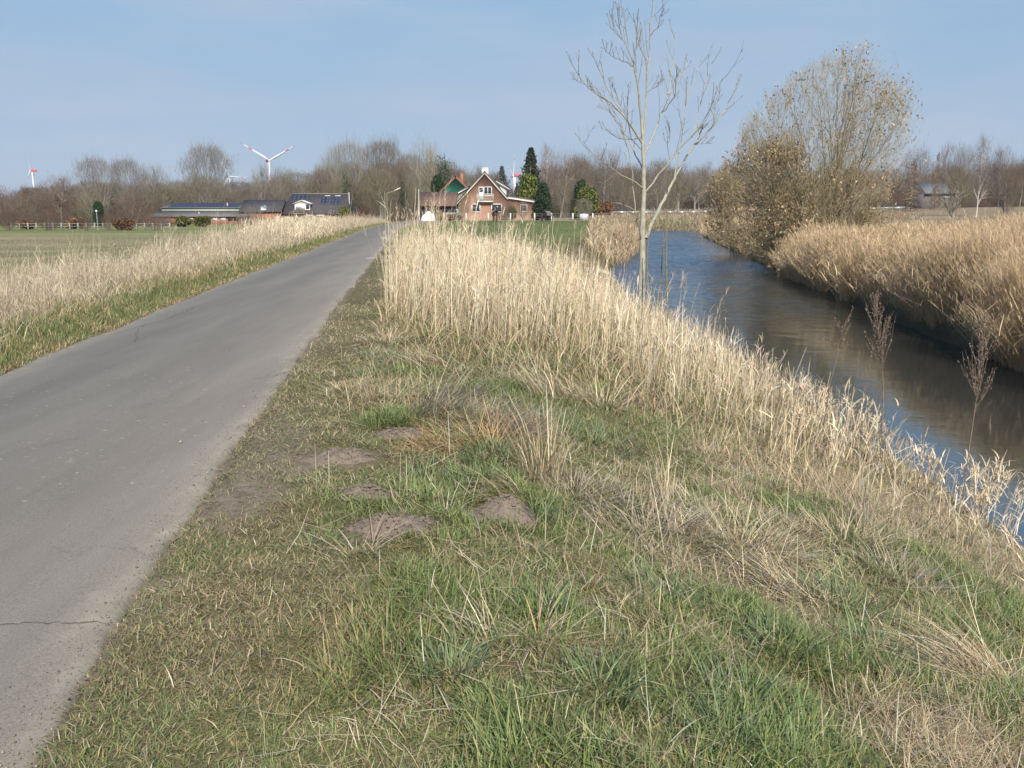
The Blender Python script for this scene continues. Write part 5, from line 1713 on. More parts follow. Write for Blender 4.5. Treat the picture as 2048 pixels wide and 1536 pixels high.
spoly = [(1425, 420), (1440, 360), (1452, 320), (1485, 285), (1540, 272), (1590, 300), (1630, 350), (1655, 430), (1650, 505), (1625, 545), (1570, 550), (1510, 520), (1440, 475)]
tips = [(1455, 350), (1480, 320), (1505, 310), (1525, 340), (1465, 400), (1560, 340), (1590, 360), (1490, 390), (1540, 380), (1450, 420), (1590, 410), (1480, 440), (1515, 315), (1555, 310), (1510, 460), (1555, 470), (1585, 500), (1535, 500), (1490, 350), (1610, 350), (1625, 480), (1640, 440), (1600, 530), (1560, 530), (1630, 520)]
leafy('leafy_shrub', 'wide olive-twigged shrub with brown leaves hanging over the far bank', 'shrub', (1585, 505), tips, 44, 16000, .066, 1.7, .032, ((10, .30, .75), (6, .55, .7)), .35, .010, twc=((.28, .235, .14), (.24, .205, .125), (.21, .175, .10)), poly=spoly, nfill=7000, fdir=(-.15, 0))
lpoly = [(1410, 390), (1425, 350), (1450, 340), (1490, 400), (1510, 470), (1500, 515), (1460, 490), (1425, 465), (1412, 430)]
tips = [(1425, 390), (1442, 405), (1430, 430), (1465, 425), (1480, 455), (1455, 460), (1438, 360), (1490, 480), (1470, 380)]
leafy('leafy_shrub', 'low shrub with pale brown leaves where the river bends away', 'shrub', (1475, 488), tips, 60, 9000, .085, 1.5, .03, ((9, .32, .75), (6, .55, .7)), .35, .014, twc=TWC, poly=lpoly, nfill=2600, fdir=(-.15, -.1))
rpoly = [(1660, 470), (1680, 400), (1740, 370), (1780, 380), (1784, 440), (1740, 460)]
tips = [(1690, 420), (1720, 405), (1750, 395), (1765, 410), (1705, 395), (1735, 430), (1760, 390)]
leafy('leafy_shrub', 'low shrub with rusty leaves behind the tan reeds', 'shrub', (1725, 455), tips, 47, 3600, .06, 1.0, .028, ((8, .34, .7), (6, .55, .7)), .3, .011, poly=rpoly, nfill=1500)
# twigs and boughs trailing down to the water

# ================================================================== BUILDINGS
def brick(name, a, b2, mort, scale):
    m, nt, b = new_mat(name)
    tc = nt.nodes.new('ShaderNodeTexCoord')
    mp = nd(nt, 'ShaderNodeMapping')
    mp.inputs['Rotation'].default_value = (PI / 2, 0, 0)
    nt.links.new(tc.outputs['Object'], mp.inputs[0])
    bt = nd(nt, 'ShaderNodeTexBrick', Scale=scale)
    bt.inputs['Color1'].default_value = a + (1,)
    bt.inputs['Color2'].default_value = b2 + (1,)
    bt.inputs['Mortar'].default_value = mort + (1,)
    bt.inputs['Mortar Size'].default_value = .012
    nt.links.new(mp.outputs[0], bt.inputs['Vector'])
    f = noise(nt, 1.3, 5, .6, tc.outputs['Object'])
    nt.links.new(mixc(nt, bt.outputs['Color'], ramp(nt, f, [(.3, .8), (.7, 1.15)]), 1.0, 'MULTIPLY'), b.inputs['Base Color'])
    b.inputs['Roughness'].default_value = .9
    return m


def tiles(name, a, b2, sx=3.2, sy=3.0):
    m, nt, b = new_mat(name)
    tc = nt.nodes.new('ShaderNodeTexCoord')
    wv = nd(nt, 'ShaderNodeTexWave', Scale=sx, Distortion=.3)
    wv.bands_direction = 'Z'
    nt.links.new(tc.outputs['Object'], wv.inputs['Vector'])
    f = noise(nt, 1.2, 6, .7, tc.outputs['Object'])
    c = ramp(nt, f, [(.3, a), (.7, b2)])
    nt.links.new(mixc(nt, c, ramp(nt, wv.outputs['Fac'], [(.0, .72), (.4, 1.1)]), 1.0, 'MULTIPLY'), b.inputs['Base Color'])
    b.inputs['Roughness'].default_value = .75
    b.inputs['Specular IOR Level'].default_value = .2
    return m


M_BRICK = brick('orange_brick', (.34, .18, .122), (.29, .155, .108), (.34, .26, .20), 2.2)
M_BRICK2 = brick('dark_red_brick', (.30, .12, .07), (.24, .10, .06), (.28, .2, .15), 2.2)
M_ROOF = tiles('dark_roof_tiles', (.075, .052, .050), (.11, .078, .074))
M_ROOF2 = tiles('charcoal_roof_tiles', (.050, .044, .047), (.082, .074, .077))
M_ROOFR = tiles('red_roof_tiles', (.20, .085, .05), (.26, .12, .075))
M_ROOFB = tiles('brown_shed_roof', (.125, .078, .058), (.165, .105, .08), 5)
M_ROOFG = tiles('grey_barn_roof', (.115, .105, .105), (.16, .145, .14), 2.5)
M_WHITE = plain('white_paint', (.62, .61, .58), .5, .06, 3, spec=.4)
M_GREEN = plain('green_cladding', (.045, .235, .165), .6, .1, 2)
M_GREYP = plain('grey_cladding', (.22, .23, .25), .6, .12, 3)
M_SLATE = plain('slate_cladding', (.30, .29, .29), .7, .2, 4)
M_DARK = plain('shade_and_window_dark', (.035, .03, .028), .9, .3, 3)
M_SOLAR = plain('solar_glass', (.032, .042, .075), .4, .3, 1.2, spec=.3)
M_SKYL = plain('translucent_strip', (.33, .38, .31), .5, .1, 2)
M_WOOD2 = plain('weathered_wood', (.26, .20, .14), .9, .3, 14, .3)
M_STEEL = plain('galvanised_steel', (.45, .46, .47), .4, .1, 5, metal=.6)
M_CONC = plain('weathered_concrete', (.46, .41, .34), .9, .22, 5, .3)
m, nt, b = new_mat('window_glass')
b.inputs['Base Color'].default_value = (.03, .035, .045, 1)
b.inputs['Roughness'].default_value = .08
b.inputs['Specular IOR Level'].default_value = .7
M_GLASS = m


def at(o, name, mb, mat, smooth=False):
    return mb.build(name, mat, o, smooth)


class Plan:
    """turns spots of a facade standing at distance D into metres of its building"""
    def __init__(s, px, D, z):
        s.D, s.k, s.x0, s.z0 = D, D / F * 1.0, (px - CX) / F * D, z
    def x(s, px): return (px - CX) / F * s.D - s.x0
    def z(s, py): return P3(CX, py, s.D)[2] - s.z0
    def loc(s): return (s.x0, s.D, s.z0)


def window(o, x0, x1, z0, z1, y, panes=2, fr=.12, name='window', lower=0):
    """white frame standing proud of the wall, dark panes behind it"""
    f = MB()
    f.bx(x0, x1, y - .10, y + .05, z1 - fr, z1).bx(x0, x1, y - .10, y + .05, z0, z0 + fr)
    f.bx(x0, x0 + fr, y - .10, y + .05, z0 + fr, z1 - fr).bx(x1 - fr, x1, y - .10, y + .05, z0 + fr, z1 - fr)
    for i_ in range(1, panes):
        c_ = x0 + (x1 - x0) * i_ / panes
        f.bx(c_ - fr * .4, c_ + fr * .4, y - .09, y + .05, z0 + fr, z1 - fr)
    fo = at(o, name, f, M_WHITE)
    at(fo, 'pane', MB().bx(x0 + fr, x1 - fr, y - .03, y + .02, z0 + fr, z1 - fr), M_GLASS)
    return fo


# ---- brick gable house
pl = Plan(971, 150, 0.0)
h = thing('brick_house', 'orange brick gable house with white bargeboards and a balcony window', 'house', pl.loc())
xa, za = 0, pl.z(341)
xl_, zl_ = pl.x(917), pl.z(402.7)
xk, zk = pl.x(1014.8), pl.z(394)
xe, ze = pl.x(1071), pl.z(402.7)
at(h, 'wall', MB().prism([(xl_ + .35, -.3), (xk - .1, -.3), (xk - .1, zk - .15), (xa, za - .35), (xl_ + .35, zl_ + .15)], 0, 11), M_BRICK)
rf = MB()
rf.slab((xa, -.4, za - .05), (xa, 11.4, za - .05), (xl_ - .1, 11.4, zl_ - .1), (xl_ - .1, -.4, zl_ - .1), -.22)
rf.slab((xa + .003, 11.4, za - .05), (xa + .003, -.4, za - .05), (xk + .05, -.4, zk + .02), (xk + .05, 11.4, zk + .02), -.22)
ro_ = at(h, 'roof', rf, M_ROOF)
ch = MB().bx(pl.x(963.8), pl.x(977), 3, 4.3, za - 1.2, pl.z(334.5)).bx(pl.x(963.3), pl.x(977.5), 2.95, 4.35, pl.z(334.5), pl.z(334.5) + .12)
at(ro_, 'chimney', ch, plain('chimney_plaster', (.6, .58, .55), .8, .1, 4))
bb = MB()
for (x0, z0, x1, z1) in ((xa, za - .28, xl_ - .1, zl_ - .30), (xa, za - .28, xk + .05, zk - .20)):
    bb.prism([(x0, z0), (x1, z1), (x1, z1 - .21), (x0, z0 - .24)], -.46, -.405)
at(h, 'bargeboard', bb, M_WHITE)
at(h, 'extension_wall', MB().prism([(xk - .09, -.3), (xe - .45, -.3), (xe - .45, ze - .25), (xk - .09, zk - .30)], .3, 9), M_BRICK)
er = MB().slab((xk + .06, -.1, zk + .03), (xe, -.1, ze + .05), (xe, 9.4, ze + .05), (xk + .06, 9.4, zk + .03), .2)
at(h, 'extension_roof', er, M_ROOF)
at(h, 'fascia', MB().prism([(xk + .06, zk + .08), (xe, ze + .10), (xe, ze - .20), (xk + .06, zk - .22)], -.17, -.11), M_WHITE)
window(h, pl.x(968.5), pl.x(984.7), pl.z(391.5), pl.z(373.5), 0, 2)
d_ = MB().bx(pl.x(958.8), pl.x(968.2), -.1, .05, pl.z(402), pl.z(373.5))
dr = at(h, 'balcony_door', d_, M_WHITE)
at(dr, 'pane', MB().bx(pl.x(960.3), pl.x(967), -.13, -.102, pl.z(384), pl.z(375.2)), M_GLASS)
at(dr, 'lower_panel', MB().bx(pl.x(960.3), pl.x(967), -.13, -.102, pl.z(400), pl.z(385)), plain('pale_panel', (.55, .62, .62), .4, .05))
bl = MB()
bx0, bx1, bz0, bz1 = pl.x(955.7), pl.x(987.4), pl.z(402), pl.z(388)
bl.bx(bx0, bx1, -.75, -.003, bz0 - .18, bz0)
for a_ in (bx0 + .04, bx1 - .04): bl.bx(a_ - .04, a_ + .04, -.74, -.66, bz0, bz1)
bl.bx(bx0, bx1, -.74, -.68, bz1, bz1 + .06)
for a_ in np.linspace(bx0 + .2, bx1 - .2, 18): bl.bx(a_ - .012, a_ + .012, -.72, -.70, bz0, bz1)
at(h, 'balcony', bl, M_WHITE)
for a_, b2 in ((944.5, 962), (983, 1004.6)): window(h, pl.x(a_), pl.x(b2), pl.z(425), pl.z(407.5), 0, 1, .16)
window(h, pl.x(1040), pl.x(1054), pl.z(424), pl.z(409), .3, 1, .13)
# dormers
dm = MB().prism([(pl.x(993), pl.z(362)), (pl.x(1013), pl.z(374)), (pl.x(1013), pl.z(391.5)), (pl.x(1011), pl.z(391.5))], 1.2, 6.5)
do = at(h, 'dormer', dm, M_WHITE)
at(do, 'dormer_roof', MB().slab((pl.x(991), .8, pl.z(358.5)), (pl.x(1019.5), .8, pl.z(376.5)), (pl.x(1019.5), 6.9, pl.z(376.5)), (pl.x(991), 6.9, pl.z(358.5)), .18), M_ROOF)
at(do, 'dormer_trim', MB().prism([(pl.x(993), pl.z(360.5)), (pl.x(1019.5), pl.z(377)), (pl.x(1019.5), pl.z(379)), (pl.x(993), pl.z(363))], .72, .797), M_WHITE)
dm = MB().prism([(pl.x(940), pl.z(374)), (pl.x(912.6), pl.z(389)), (pl.x(913.6), pl.z(402.5)), (pl.x(918), pl.z(400))], 1.2, 6.5)
do = at(h, 'dormer', dm, M_SLATE)
at(do, 'dormer_roof', MB().slab((pl.x(911.5), .8, pl.z(388.5)), (pl.x(940), .8, pl.z(372.5)), (pl.x(940), 6.9, pl.z(372.5)), (pl.x(911.5), 6.9, pl.z(388.5)), .15), M_ROOF)
at(do, 'dormer_trim', MB().prism([(pl.x(911.5), pl.z(388)), (pl.x(938), pl.z(373.5)), (pl.x(938), pl.z(375.5)), (pl.x(911.5), pl.z(390.5))], .72, .797), M_WHITE)

# ---- green gable house behind
pl = Plan(913.8, 168, 0.0)
h = thing('green_house', 'house with a green clad gable and red tiled roof behind the shed', 'house', pl.loc())
za, zb = pl.z(349.5), 2.4
sl_ = (pl.z(349.5) - pl.z(384)) / (pl.x(913.8) - pl.x(880))
hw = (za - zb) / sl_
at(h, 'wall', MB().prism([(-hw + .3, -.3), (hw - .3, -.3), (hw - .3, zb + .1), (0, za - .45), (-hw + .3, zb + .1)], 0, 10), M_GREEN)
rf = MB().slab((0, -.3, za - .2), (0, 10.3, za - .2), (-hw - .2, 10.3, zb - .35), (-hw - .2, -.3, zb - .35), -.26)
rf.slab((.003, 10.3, za - .2), (.003, -.3, za - .2), (hw + .2, -.3, zb - .35), (hw + .2, 10.3, zb - .35), -.26)
ro_ = at(h, 'roof', rf, M_ROOFR)
at(ro_, 'chimney', MB().bx(pl.x(921), pl.x(927.5), 3, 3.9, za - 2.2, pl.z(345)).bx(pl.x(923.5), pl.x(925), 3.3, 3.5, pl.z(345), pl.z(342.5)), M_BRICK2)

# ---- shed with brown roof
pl = Plan(878, 147, 0.0)
h = thing('shed', 'low shed with a brown roof and a grey door', 'shed', pl.loc())
x0, x1, zr, zv = pl.x(841), pl.x(916), pl.z(385), pl.z(412.5)
at(h, 'wall', MB().bx(x0 + .3, pl.x(885), .4, 6, -.2, zv).bx(pl.x(885), x1 - .2, 1.2, 6, -.2, zv), M_BRICK2)
rf = MB().slab((x0, -.3, zv - .05), (x1, -.3, zv - .05), (x1, 3.2, zr), (x0, 3.2, zr), .14)
rf.slab((x1, 6.6, zv - .05), (x0, 6.6, zv - .05), (x0, 3.203, zr), (x1, 3.203, zr), .14)
at(h, 'roof', rf, M_ROOFB)
at(h, 'door', MB().bx(pl.x(887), pl.x(916) - .25, .9, 1.1, .0, zv - .25), M_GREYP)
at(h, 'door_rail', MB().bx(pl.x(888), pl.x(917.5), .80, .895, pl.z(420), pl.z(418.8)).bx(pl.x(915.5), pl.x(916.3), .70, .797, 0, pl.z(418)), M_WHITE)
at(h, 'carport_shade', MB().bx(pl.x(845), pl.x(883), .30, .39, .0, zv - .3), M_DARK)  # near-black sheet on the wall, shade inside the carport put into its colour

# ---- long farmhouse with dormer
FZ = -1.25
pl = Plan(640, 186, FZ)
h = thing('long_farmhouse', 'long brick farmhouse with a big dark roof, white pediment dormer and solar panels', 'house', pl.loc())
xr0, xr1, zr = pl.x(584), pl.x(697), pl.z(389)
xe0, xe1, zv = pl.x(567), pl.x(704), pl.z(429)
at(h, 'wall', MB().bx(xe0 + .5, xe1 - .5, 0, 9, -.3, zv + .1), M_BRICK2)
rf = MB().slab((xe0, -.5, zv), (xe1, -.5, zv), (xr1, 4.5, zr), (xr0, 4.5, zr), .2)
rf.slab((xe1, 9.5, zv), (xe0, 9.5, zv), (xr0, 4.503, zr), (xr1, 4.503, zr), .2)
rf.add([(xe0, -.5, zv), (xr0, 4.5, zr), (xe0, 9.5, zv), (xe1, -.5, zv), (xr1, 4.5, zr), (xe1, 9.5, zv)], [[0, 2, 1], [3, 4, 5]])
ro_ = at(h, 'roof', rf, M_ROOF2)
at(ro_, 'ridge', MB().bx(xr0, xr1, 4.35, 4.65, zr + .16, zr + .30), plain('ridge_tiles', (.24, .21, .17), .8, .2))


def on_roof(u0, u1, t0, t1, off=.24):
    """a panel lying on the front slope, t runs from eaves to ridge"""
    n = np.array([0, -(zr - zv), 5.0]) / math.hypot(5, zr - zv)
    q = []
    for x_, t_ in ((u0, t0), (u1, t0), (u1, t1), (u0, t1)):
        q.append(np.array([x_, -.5 + 5 * t_, zv + (zr - zv) * t_]) + n * off)
    return q


def panels(u0, u1, t0, t1, nx_, nz_):
    m_ = MB()
    for i_ in range(nx_):
        for j_ in range(nz_):
            a0, a1 = u0 + (u1 - u0) * i_ / nx_ + .04, u0 + (u1 - u0) * (i_ + 1) / nx_ - .04
            b0, b1 = t0 + (t1 - t0) * j_ / nz_ + .006, t0 + (t1 - t0) * (j_ + 1) / nz_ - .006
            m_.slab(*on_roof(a0, a1, b0, b1), .05)
    return m_


at(ro_, 'solar_panel', panels(pl.x(586), pl.x(619), .74, .97, 4, 2), M_SOLAR)
at(ro_, 'solar_panel', panels(pl.x(645), pl.x(660), .46, .88, 2, 3), M_SOLAR)
at(ro_, 'solar_panel', panels(pl.x(665), pl.x(684), .46, .86, 3, 3), M_SOLAR)
for a_, b2 in ((650, 661), (670, 682)): at(ro_, 'roof_window_hood', MB().slab(*on_roof(pl.x(a_), pl.x(b2), .885, .915), .06), M_WHITE)
c0, c1 = pl.x(597), pl.x(627)
dm = MB().prism([(c0, pl.z(420)), (c1, pl.z(420)), (c1, pl.z(407)), (pl.x(611), pl.z(401)), (c0, pl.z(407))], .3, 4.5)
do = at(h, 'dormer', dm, plain('bright_white', (.78, .77, .75), .5, .04))
at(do, 'dormer_roof', MB().slab((pl.x(611), .0, pl.z(400)), (pl.x(611), 4.4, pl.z(400)), (pl.x(594), 4.4, pl.z(407.3)), (pl.x(594), .0, pl.z(407.3)), -.10).slab((pl.x(611) + .003, 4.4, pl.z(400)), (pl.x(611) + .003, .0, pl.z(400)), (pl.x(630), .0, pl.z(407.3)), (pl.x(630), 4.4, pl.z(407.3)), -.10), M_WHITE)
at(do, 'pane', MB().bx(pl.x(619.5), pl.x(625.5), .24, .297, pl.z(418), pl.z(409)), M_GLASS)
at(do, 'balcony_door', MB().bx(pl.x(599.5), pl.x(617), .24, .297, pl.z(420), pl.z(409)), plain('door_panel', (.70, .71, .70), .5, .05))
at(h, 'balcony', MB().bx(pl.x(596), pl.x(618), -.9, .28, pl.z(427.5), pl.z(426.5)).bx(pl.x(596), pl.x(618), -.9, -.84, pl.z(422.5), pl.z(421.8)).bx(pl.x(596), pl.x(597), -.9, -.84, pl.z(426.5), pl.z(422.5)).bx(pl.x(617), pl.x(618), -.9, -.84, pl.z(426.5), pl.z(422.5)), M_WHITE)
for a_, b2 in ((618, 633), (641, 656)): at(h, 'awning', MB().slab((pl.x(a_), -.9, zv - .25), (pl.x(b2), -.9, zv - .25), (pl.x(b2), -.003, zv - .02), (pl.x(a_), -.003, zv - .02), .08), M_WHITE)
for a_, b2 in ((578.5, 587), (627, 631), (638, 648), (668, 675.5)): window(h, pl.x(a_), pl.x(b2), pl.z(444.5), pl.z(433.5), 0, 1 if b2 - a_ < 8 else 2, .14)
at(h, 'vent_pipe', MB().bar((pl.x(700), 3, pl.z(412)), (pl.x(700), 3, pl.z(384)), .09, 8), M_WHITE)

# ---- low link building
pl = Plan(540, 184, FZ)
h = thing('link_building', 'low dark-roofed link building with a small white gable dormer', 'building', pl.loc())
x0, x1, zr, zv = pl.x(488), pl.x(572), pl.z(401), pl.z(424.5)
at(h, 'wall', MB().bx(x0 + .3, x1 - .3, 0, 8, -.3, zv + .1), M_BRICK2)
rf = MB().slab((x0, -.4, zv), (x1, -.4, zv), (x1, 4, zr), (x0, 4, zr), .18).slab((x1, 8.4, zv), (x0, 8.4, zv), (x0, 4.003, zr), (x1, 4.003, zr), .18)
at(h, 'roof', rf, M_ROOF2)
dm = MB().prism([(pl.x(531), pl.z(424)), (pl.x(542), pl.z(424)), (pl.x(542), pl.z(415)), (pl.x(535), pl.z(410.5)), (pl.x(531), pl.z(413.5))], .0, 3)
do = at(h, 'dormer', dm, plain('pale_dormer', (.58, .62, .66), .6, .08))
window(h, pl.x(559), pl.x(566.5), pl.z(445), pl.z(433.5), 0, 1, .18)

# ---- barn with the solar roof
pl = Plan(410, 183, FZ)
h = thing('barn', 'long low brick barn with blue solar panels along its stepped roof', 'barn', pl.loc())
x0, x1 = pl.x(308), pl.x(506)
zv, z1_, z2_, zr = pl.z(434), pl.z(423.5), pl.z(417), pl.z(407.5)
at(h, 'wall', MB().bx(x0 + .6, x1 - .3, 0, 14, -.3, zv + .05), M_BRICK2)
lo = MB().slab((x0, -.4, zv), (x1, -.4, zv), (x1, 3.2, z1_), (x0 + 1.6, 3.2, z1_), .16)
at(h, 'lower_roof', lo, M_ROOFG)
at(h, 'skylight_strip', MB().bx(x0 + 1.7, x1, 3.3, 3.5, z1_ - .1, z2_ + .02), M_SKYL)
up = MB().slab((x0 + 1.4, 3.1, z2_), (x1 - 1.2, 3.1, z2_), (x1 - 1.6, 7, zr), (x0 + 2.4, 7, zr), .16).slab((x1 - 1.2, 12, z2_ - .4), (x0 + 1.4, 12, z2_ - .4), (x0 + 2.4, 7.003, zr), (x1 - 1.6, 7.003, zr), .16)
up.prism([(x0 + 1.7, -.1), (x1 - 1.5, -.1), (x1 - 1.5, z2_ - .1), (x0 + 1.7, z2_ - .1)], 3.6, 11.5)
uo = at(h, 'upper_roof', up, M_ROOFG)
sp_ = MB()
n_ = np.array([0, -(zr - z2_), 3.9]) / math.hypot(3.9, zr - z2_)
for i_ in range(20):
    a0, a1 = x0 + 3.0 + (x1 - x0 - 6) * i_ / 20 + .03, x0 + 3.0 + (x1 - x0 - 6) * (i_ + 1) / 20 - .03
    for t0, t1 in ((.08, .48), (.52, .94)):
        q_ = [np.array([a_, 3.1 + 3.9 * t_, z2_ + (zr - z2_) * t_]) + n_ * .2 for a_, t_ in ((a0, t0), (a1, t0), (a1, t1), (a0, t1))]
        sp_.slab(*q_, .05)
at(uo, 'solar_panel', sp_, M_SOLAR)
at(uo, 'vent_pipe', MB().bar((pl.x(452.5), 4.4, z2_), (pl.x(452.5), 4.4, pl.z(405)), .1, 8), M_WHITE)
at(h, 'vent_pipe', MB().bar((pl.x(404.5), 1.4, zv), (pl.x(404.5), 1.4, pl.z(424)), .1, 8), M_WHITE)
for a_ in (392, 424, 440, 456, 470, 482, 498): at(h, 'window', MB().bx(pl.x(a_) - .5, pl.x(a_) + .5, -.08, .05, .7, 1.5), M_WHITE if a_ % 4 == 0 else M_DARK)

# ---- grey hut right
pl = Plan(1866, 160, .9)
h = thing('grey_hut', 'grey flat-roofed hut half hidden by the trees over the right-hand field', 'hut', pl.loc())
at(h, 'wall', MB().bx(pl.x(1832), pl.x(1900), 0, 5, -.5, pl.z(389)), plain('dark_boards', (.16, .14, .13), .9, .2, 3))
at(h, 'roof', MB().slab((pl.x(1830), -.5, pl.z(388.5)), (pl.x(1902), -.5, pl.z(388.5)), (pl.x(1895), 4.5, pl.z(367)), (pl.x(1838), 4.5, pl.z(367)), .2), plain('sheet_roof', (.17, .17, .17), .7, .15, 2))
at(h, 'window', MB().bx(pl.x(1868), pl.x(1886), -.08, .05, pl.z(397), pl.z(391)), plain('pale_boards', (.45, .45, .44), .6, .1))

# ================================================================== FENCES, POLES, SMALL THINGS
def gz1(x, y): return float(ground_z(np.array([x]), np.array([y]), False)[0])


# white-post paddock fence
pxs = [890, 934, 977.6, 1021, 1068.5, 1101.6, 1143.6, 1182.7]
FD = 134
ft = thing('paddock_fence', 'paddock fence of white posts and thin wires before the gable house', 'fence', (0, FD, 0))
pz = []
for px in pxs:
    x_ = (px - CX) / F * FD
    z_ = gz1(x_, FD)
    t_ = P3(px, 426.5, FD)[2]
    MB().bx(x_ - .085, x_ + .085, -.07, .07, z_ - .1, t_).prism([(x_ - .085, t_), (x_ + .085, t_), (x_, t_ + .06)], -.07, .07).build('post', M_WHITE, ft)
    pz.append((x_, z_, t_))
x_ = (1220.7 - CX) / F * FD
MB().bx(x_ - .12, x_ + .12, -.1, .1, gz1(x_, FD) - .1, 1.25).build('wooden_post', M_WOOD2, ft)
pz.append((x_, gz1(x_, FD), 1.2))
wr = MB()
for (xa_, za_, ta_), (xb_, zb_, tb_) in zip(pz[:-1], pz[1:]):
    for fr_ in (.35, .65, .93): wr.bar((xa_, .09, za_ + (ta_ - za_) * fr_), (xb_, .09, zb_ + (tb_ - zb_) * fr_), .014, 4)
wr.build('wire', plain('fence_wire', (.30, .29, .27), .5, .1), ft)

# white ranch fence left
M_OLDW = plain('weathered_white_paint', (.33, .31, .28), .7, .25, 1.5)
RD_ = 133
ft = thing('rail_fence', 'low white rail fence along the far edge of the left meadow', 'fence', (0, RD_, 0))
pp_ = []
for px in np.linspace(38, 350, 20):
    x_ = (px - CX) / F * RD_
    z_ = gz1(x_, RD_)
    MB().bx(x_ - .09, x_ + .09, -.09, .09, z_ - .1, z_ + 1.0).build('post', M_OLDW, ft)
    pp_.append((x_, z_))
for hgt in (.45, .84):
    r_ = MB()
    for (xa_, za_), (xb_, zb_) in zip(pp_[:-1], pp_[1:]): r_.slab((xa_, -.13, za_ + hgt), (xb_, -.13, zb_ + hgt), (xb_, -.13, zb_ + hgt + .055), (xa_, -.13, za_ + hgt + .055), .035)
    r_.build('rail', M_OLDW, ft)

# guard rail on the embankment
GD = 150
gt = thing('guard_rail', 'grey steel guard rail on the embankment behind the end of the river', 'guard rail', (0, GD, 0))
gb = MB()
xs_ = np.arange(15.2, 66, 2.0)
zt = [max(P3(CX, 424.2, GD)[2], gz1(x_, GD) + .62) for x_ in xs_]
for k_, x_ in enumerate(xs_):
    if k_ % 2 == 0: MB().bx(x_ - .06, x_ + .06, .06, .2, gz1(x_, GD) - .2, zt[k_] + .1).build('post', M_STEEL, gt)
    if k_: 
        a_, b2 = (xs_[k_ - 1], zt[k_ - 1]), (x_, zt[k_])
        gb.slab((a_[0], .05, a_[1] - .17), (b2[0], .05, b2[1] - .17), (b2[0], -.03, b2[1] - .02), (a_[0], -.03, a_[1] - .02), .02)
        gb.slab((a_[0], -.03, a_[1] - .019), (b2[0], -.03, b2[1] - .019), (b2[0], .05, b2[1] + .15), (a_[0], .05, a_[1] + .15), .02)
gb.build('beam', M_STEEL, gt)

# street lamp, white pole, lamp post
p = P3(775, 440, 140)
o = thing('street_lamp', 'street lamp with a slanted arm beside the bend of the lane', 'street lamp', (p[0], 140, gz1(p[0], 140)))
zl = P3(775, 386, 140)[2] - o.location[2]
MB().tubes([[(0, 0, -.1), (0, 0, 2.5), (0, 0, zl)]], [[.10, .085, .06]], 10).build('pole', plain('lamp_pole', (.17, .16, .13), .6, .1), o, True)
e_ = P3(788, 383, 140) - p; t_ = P3(801, 376.3, 140) - p
zz_ = lambda q_: q_[2] + p[2] - o.location[2]
MB().tubes([[(0, 0, zl - .05), (e_[0] * .5, 0, zl + .15), (e_[0], 0, zz_(e_))]], [[.055, .05, .04]], 8).build('arm', plain('lamp_arm', (.26, .25, .22), .5, .1), o, True)
MB().slab((e_[0], -.16, zz_(e_)), (t_[0], -.16, zz_(t_)), (t_[0], .16, zz_(t_)), (e_[0], .16, zz_(e_)), .12).build('lamp_head', M_WHITE, o)
p = P3(838.5, 440, 142)
o = tag(MB().tubes([[(0, 0, -.2), (0, 0, 2.5), (0, 0, P3(838, 379, 142)[2])]], [[.075, .065, .045]], 8).tubes([[(0, 0, P3(838, 379, 142)[2] - .02), (0, 0, P3(838, 379, 142)[2] + .08)]], [[.08, .02]], 8).build('flagpole', M_WHITE, None, True), 'thin white pole at the left end of the brown-roofed shed', 'pole')
o.location = (p[0], 142, gz1(p[0], 142))
p = P3(196, 459, 131)
o = thing('lamp_post', 'slim lamp post with a white head at the edge of the left meadow', 'lamp post', (p[0], 131, gz1(p[0], 131)))
zt_ = P3(196, 424, 131)[2] - o.location[2]
MB().tubes([[(0, 0, -.1), (0, 0, zt_)]], [[.07, .05]], 8).build('pole', M_STEEL, o)
MB().tubes([[(0, 0, zt_), (0, 0, zt_ + .05), (.0, 0, zt_ + .22), (0, 0, zt_ + .3)]], [[.06, .17, .15, .02]], 10).build('lamp_head', M_WHITE, o)

# white heap under a sheet
p = P3(857, 441, 136)
mb = MB()
a_, r_ = np.meshgrid(np.linspace(0, 2 * PI, 40, endpoint=False), np.linspace(0, 1, 16))
rx = 1.12 * (1 + .25 * (fbm(np.cos(a_) * 2 + 5, np.sin(a_) * 2, 401) - .5))
hx = np.cos(a_) * r_ * rx
hy = np.sin(a_) * r_ * rx
hz = 1.35 * (1 - r_ ** 3.2) * (.35 + 1.25 * fbm(hx * 1.7 + 3, hy * 1.7, 402, 5)) - .05 + .12 * (fbm(np.cos(a_) * 6, np.sin(a_) * 6, 403) - .5) * r_
ii = (np.arange(15)[:, None] * 40 + np.arange(40)[None, :]); jj = (np.arange(15)[:, None] * 40 + (np.arange(40) + 1)[None, :] % 40)
mb.add(np.stack([hx, hy, hz], -1).reshape(-1, 3), np.stack([ii, jj, jj + 40, ii + 40], -1).reshape(-1, 4))
o = tag(mb.build('covered_heap', plain('white_sheet', (.78, .79, .80), .6, .06, 2), None, True), 'heap under a crumpled white sheet by the bend of the lane', 'heap')
o.location = (p[0], 136, gz1(p[0], 136))

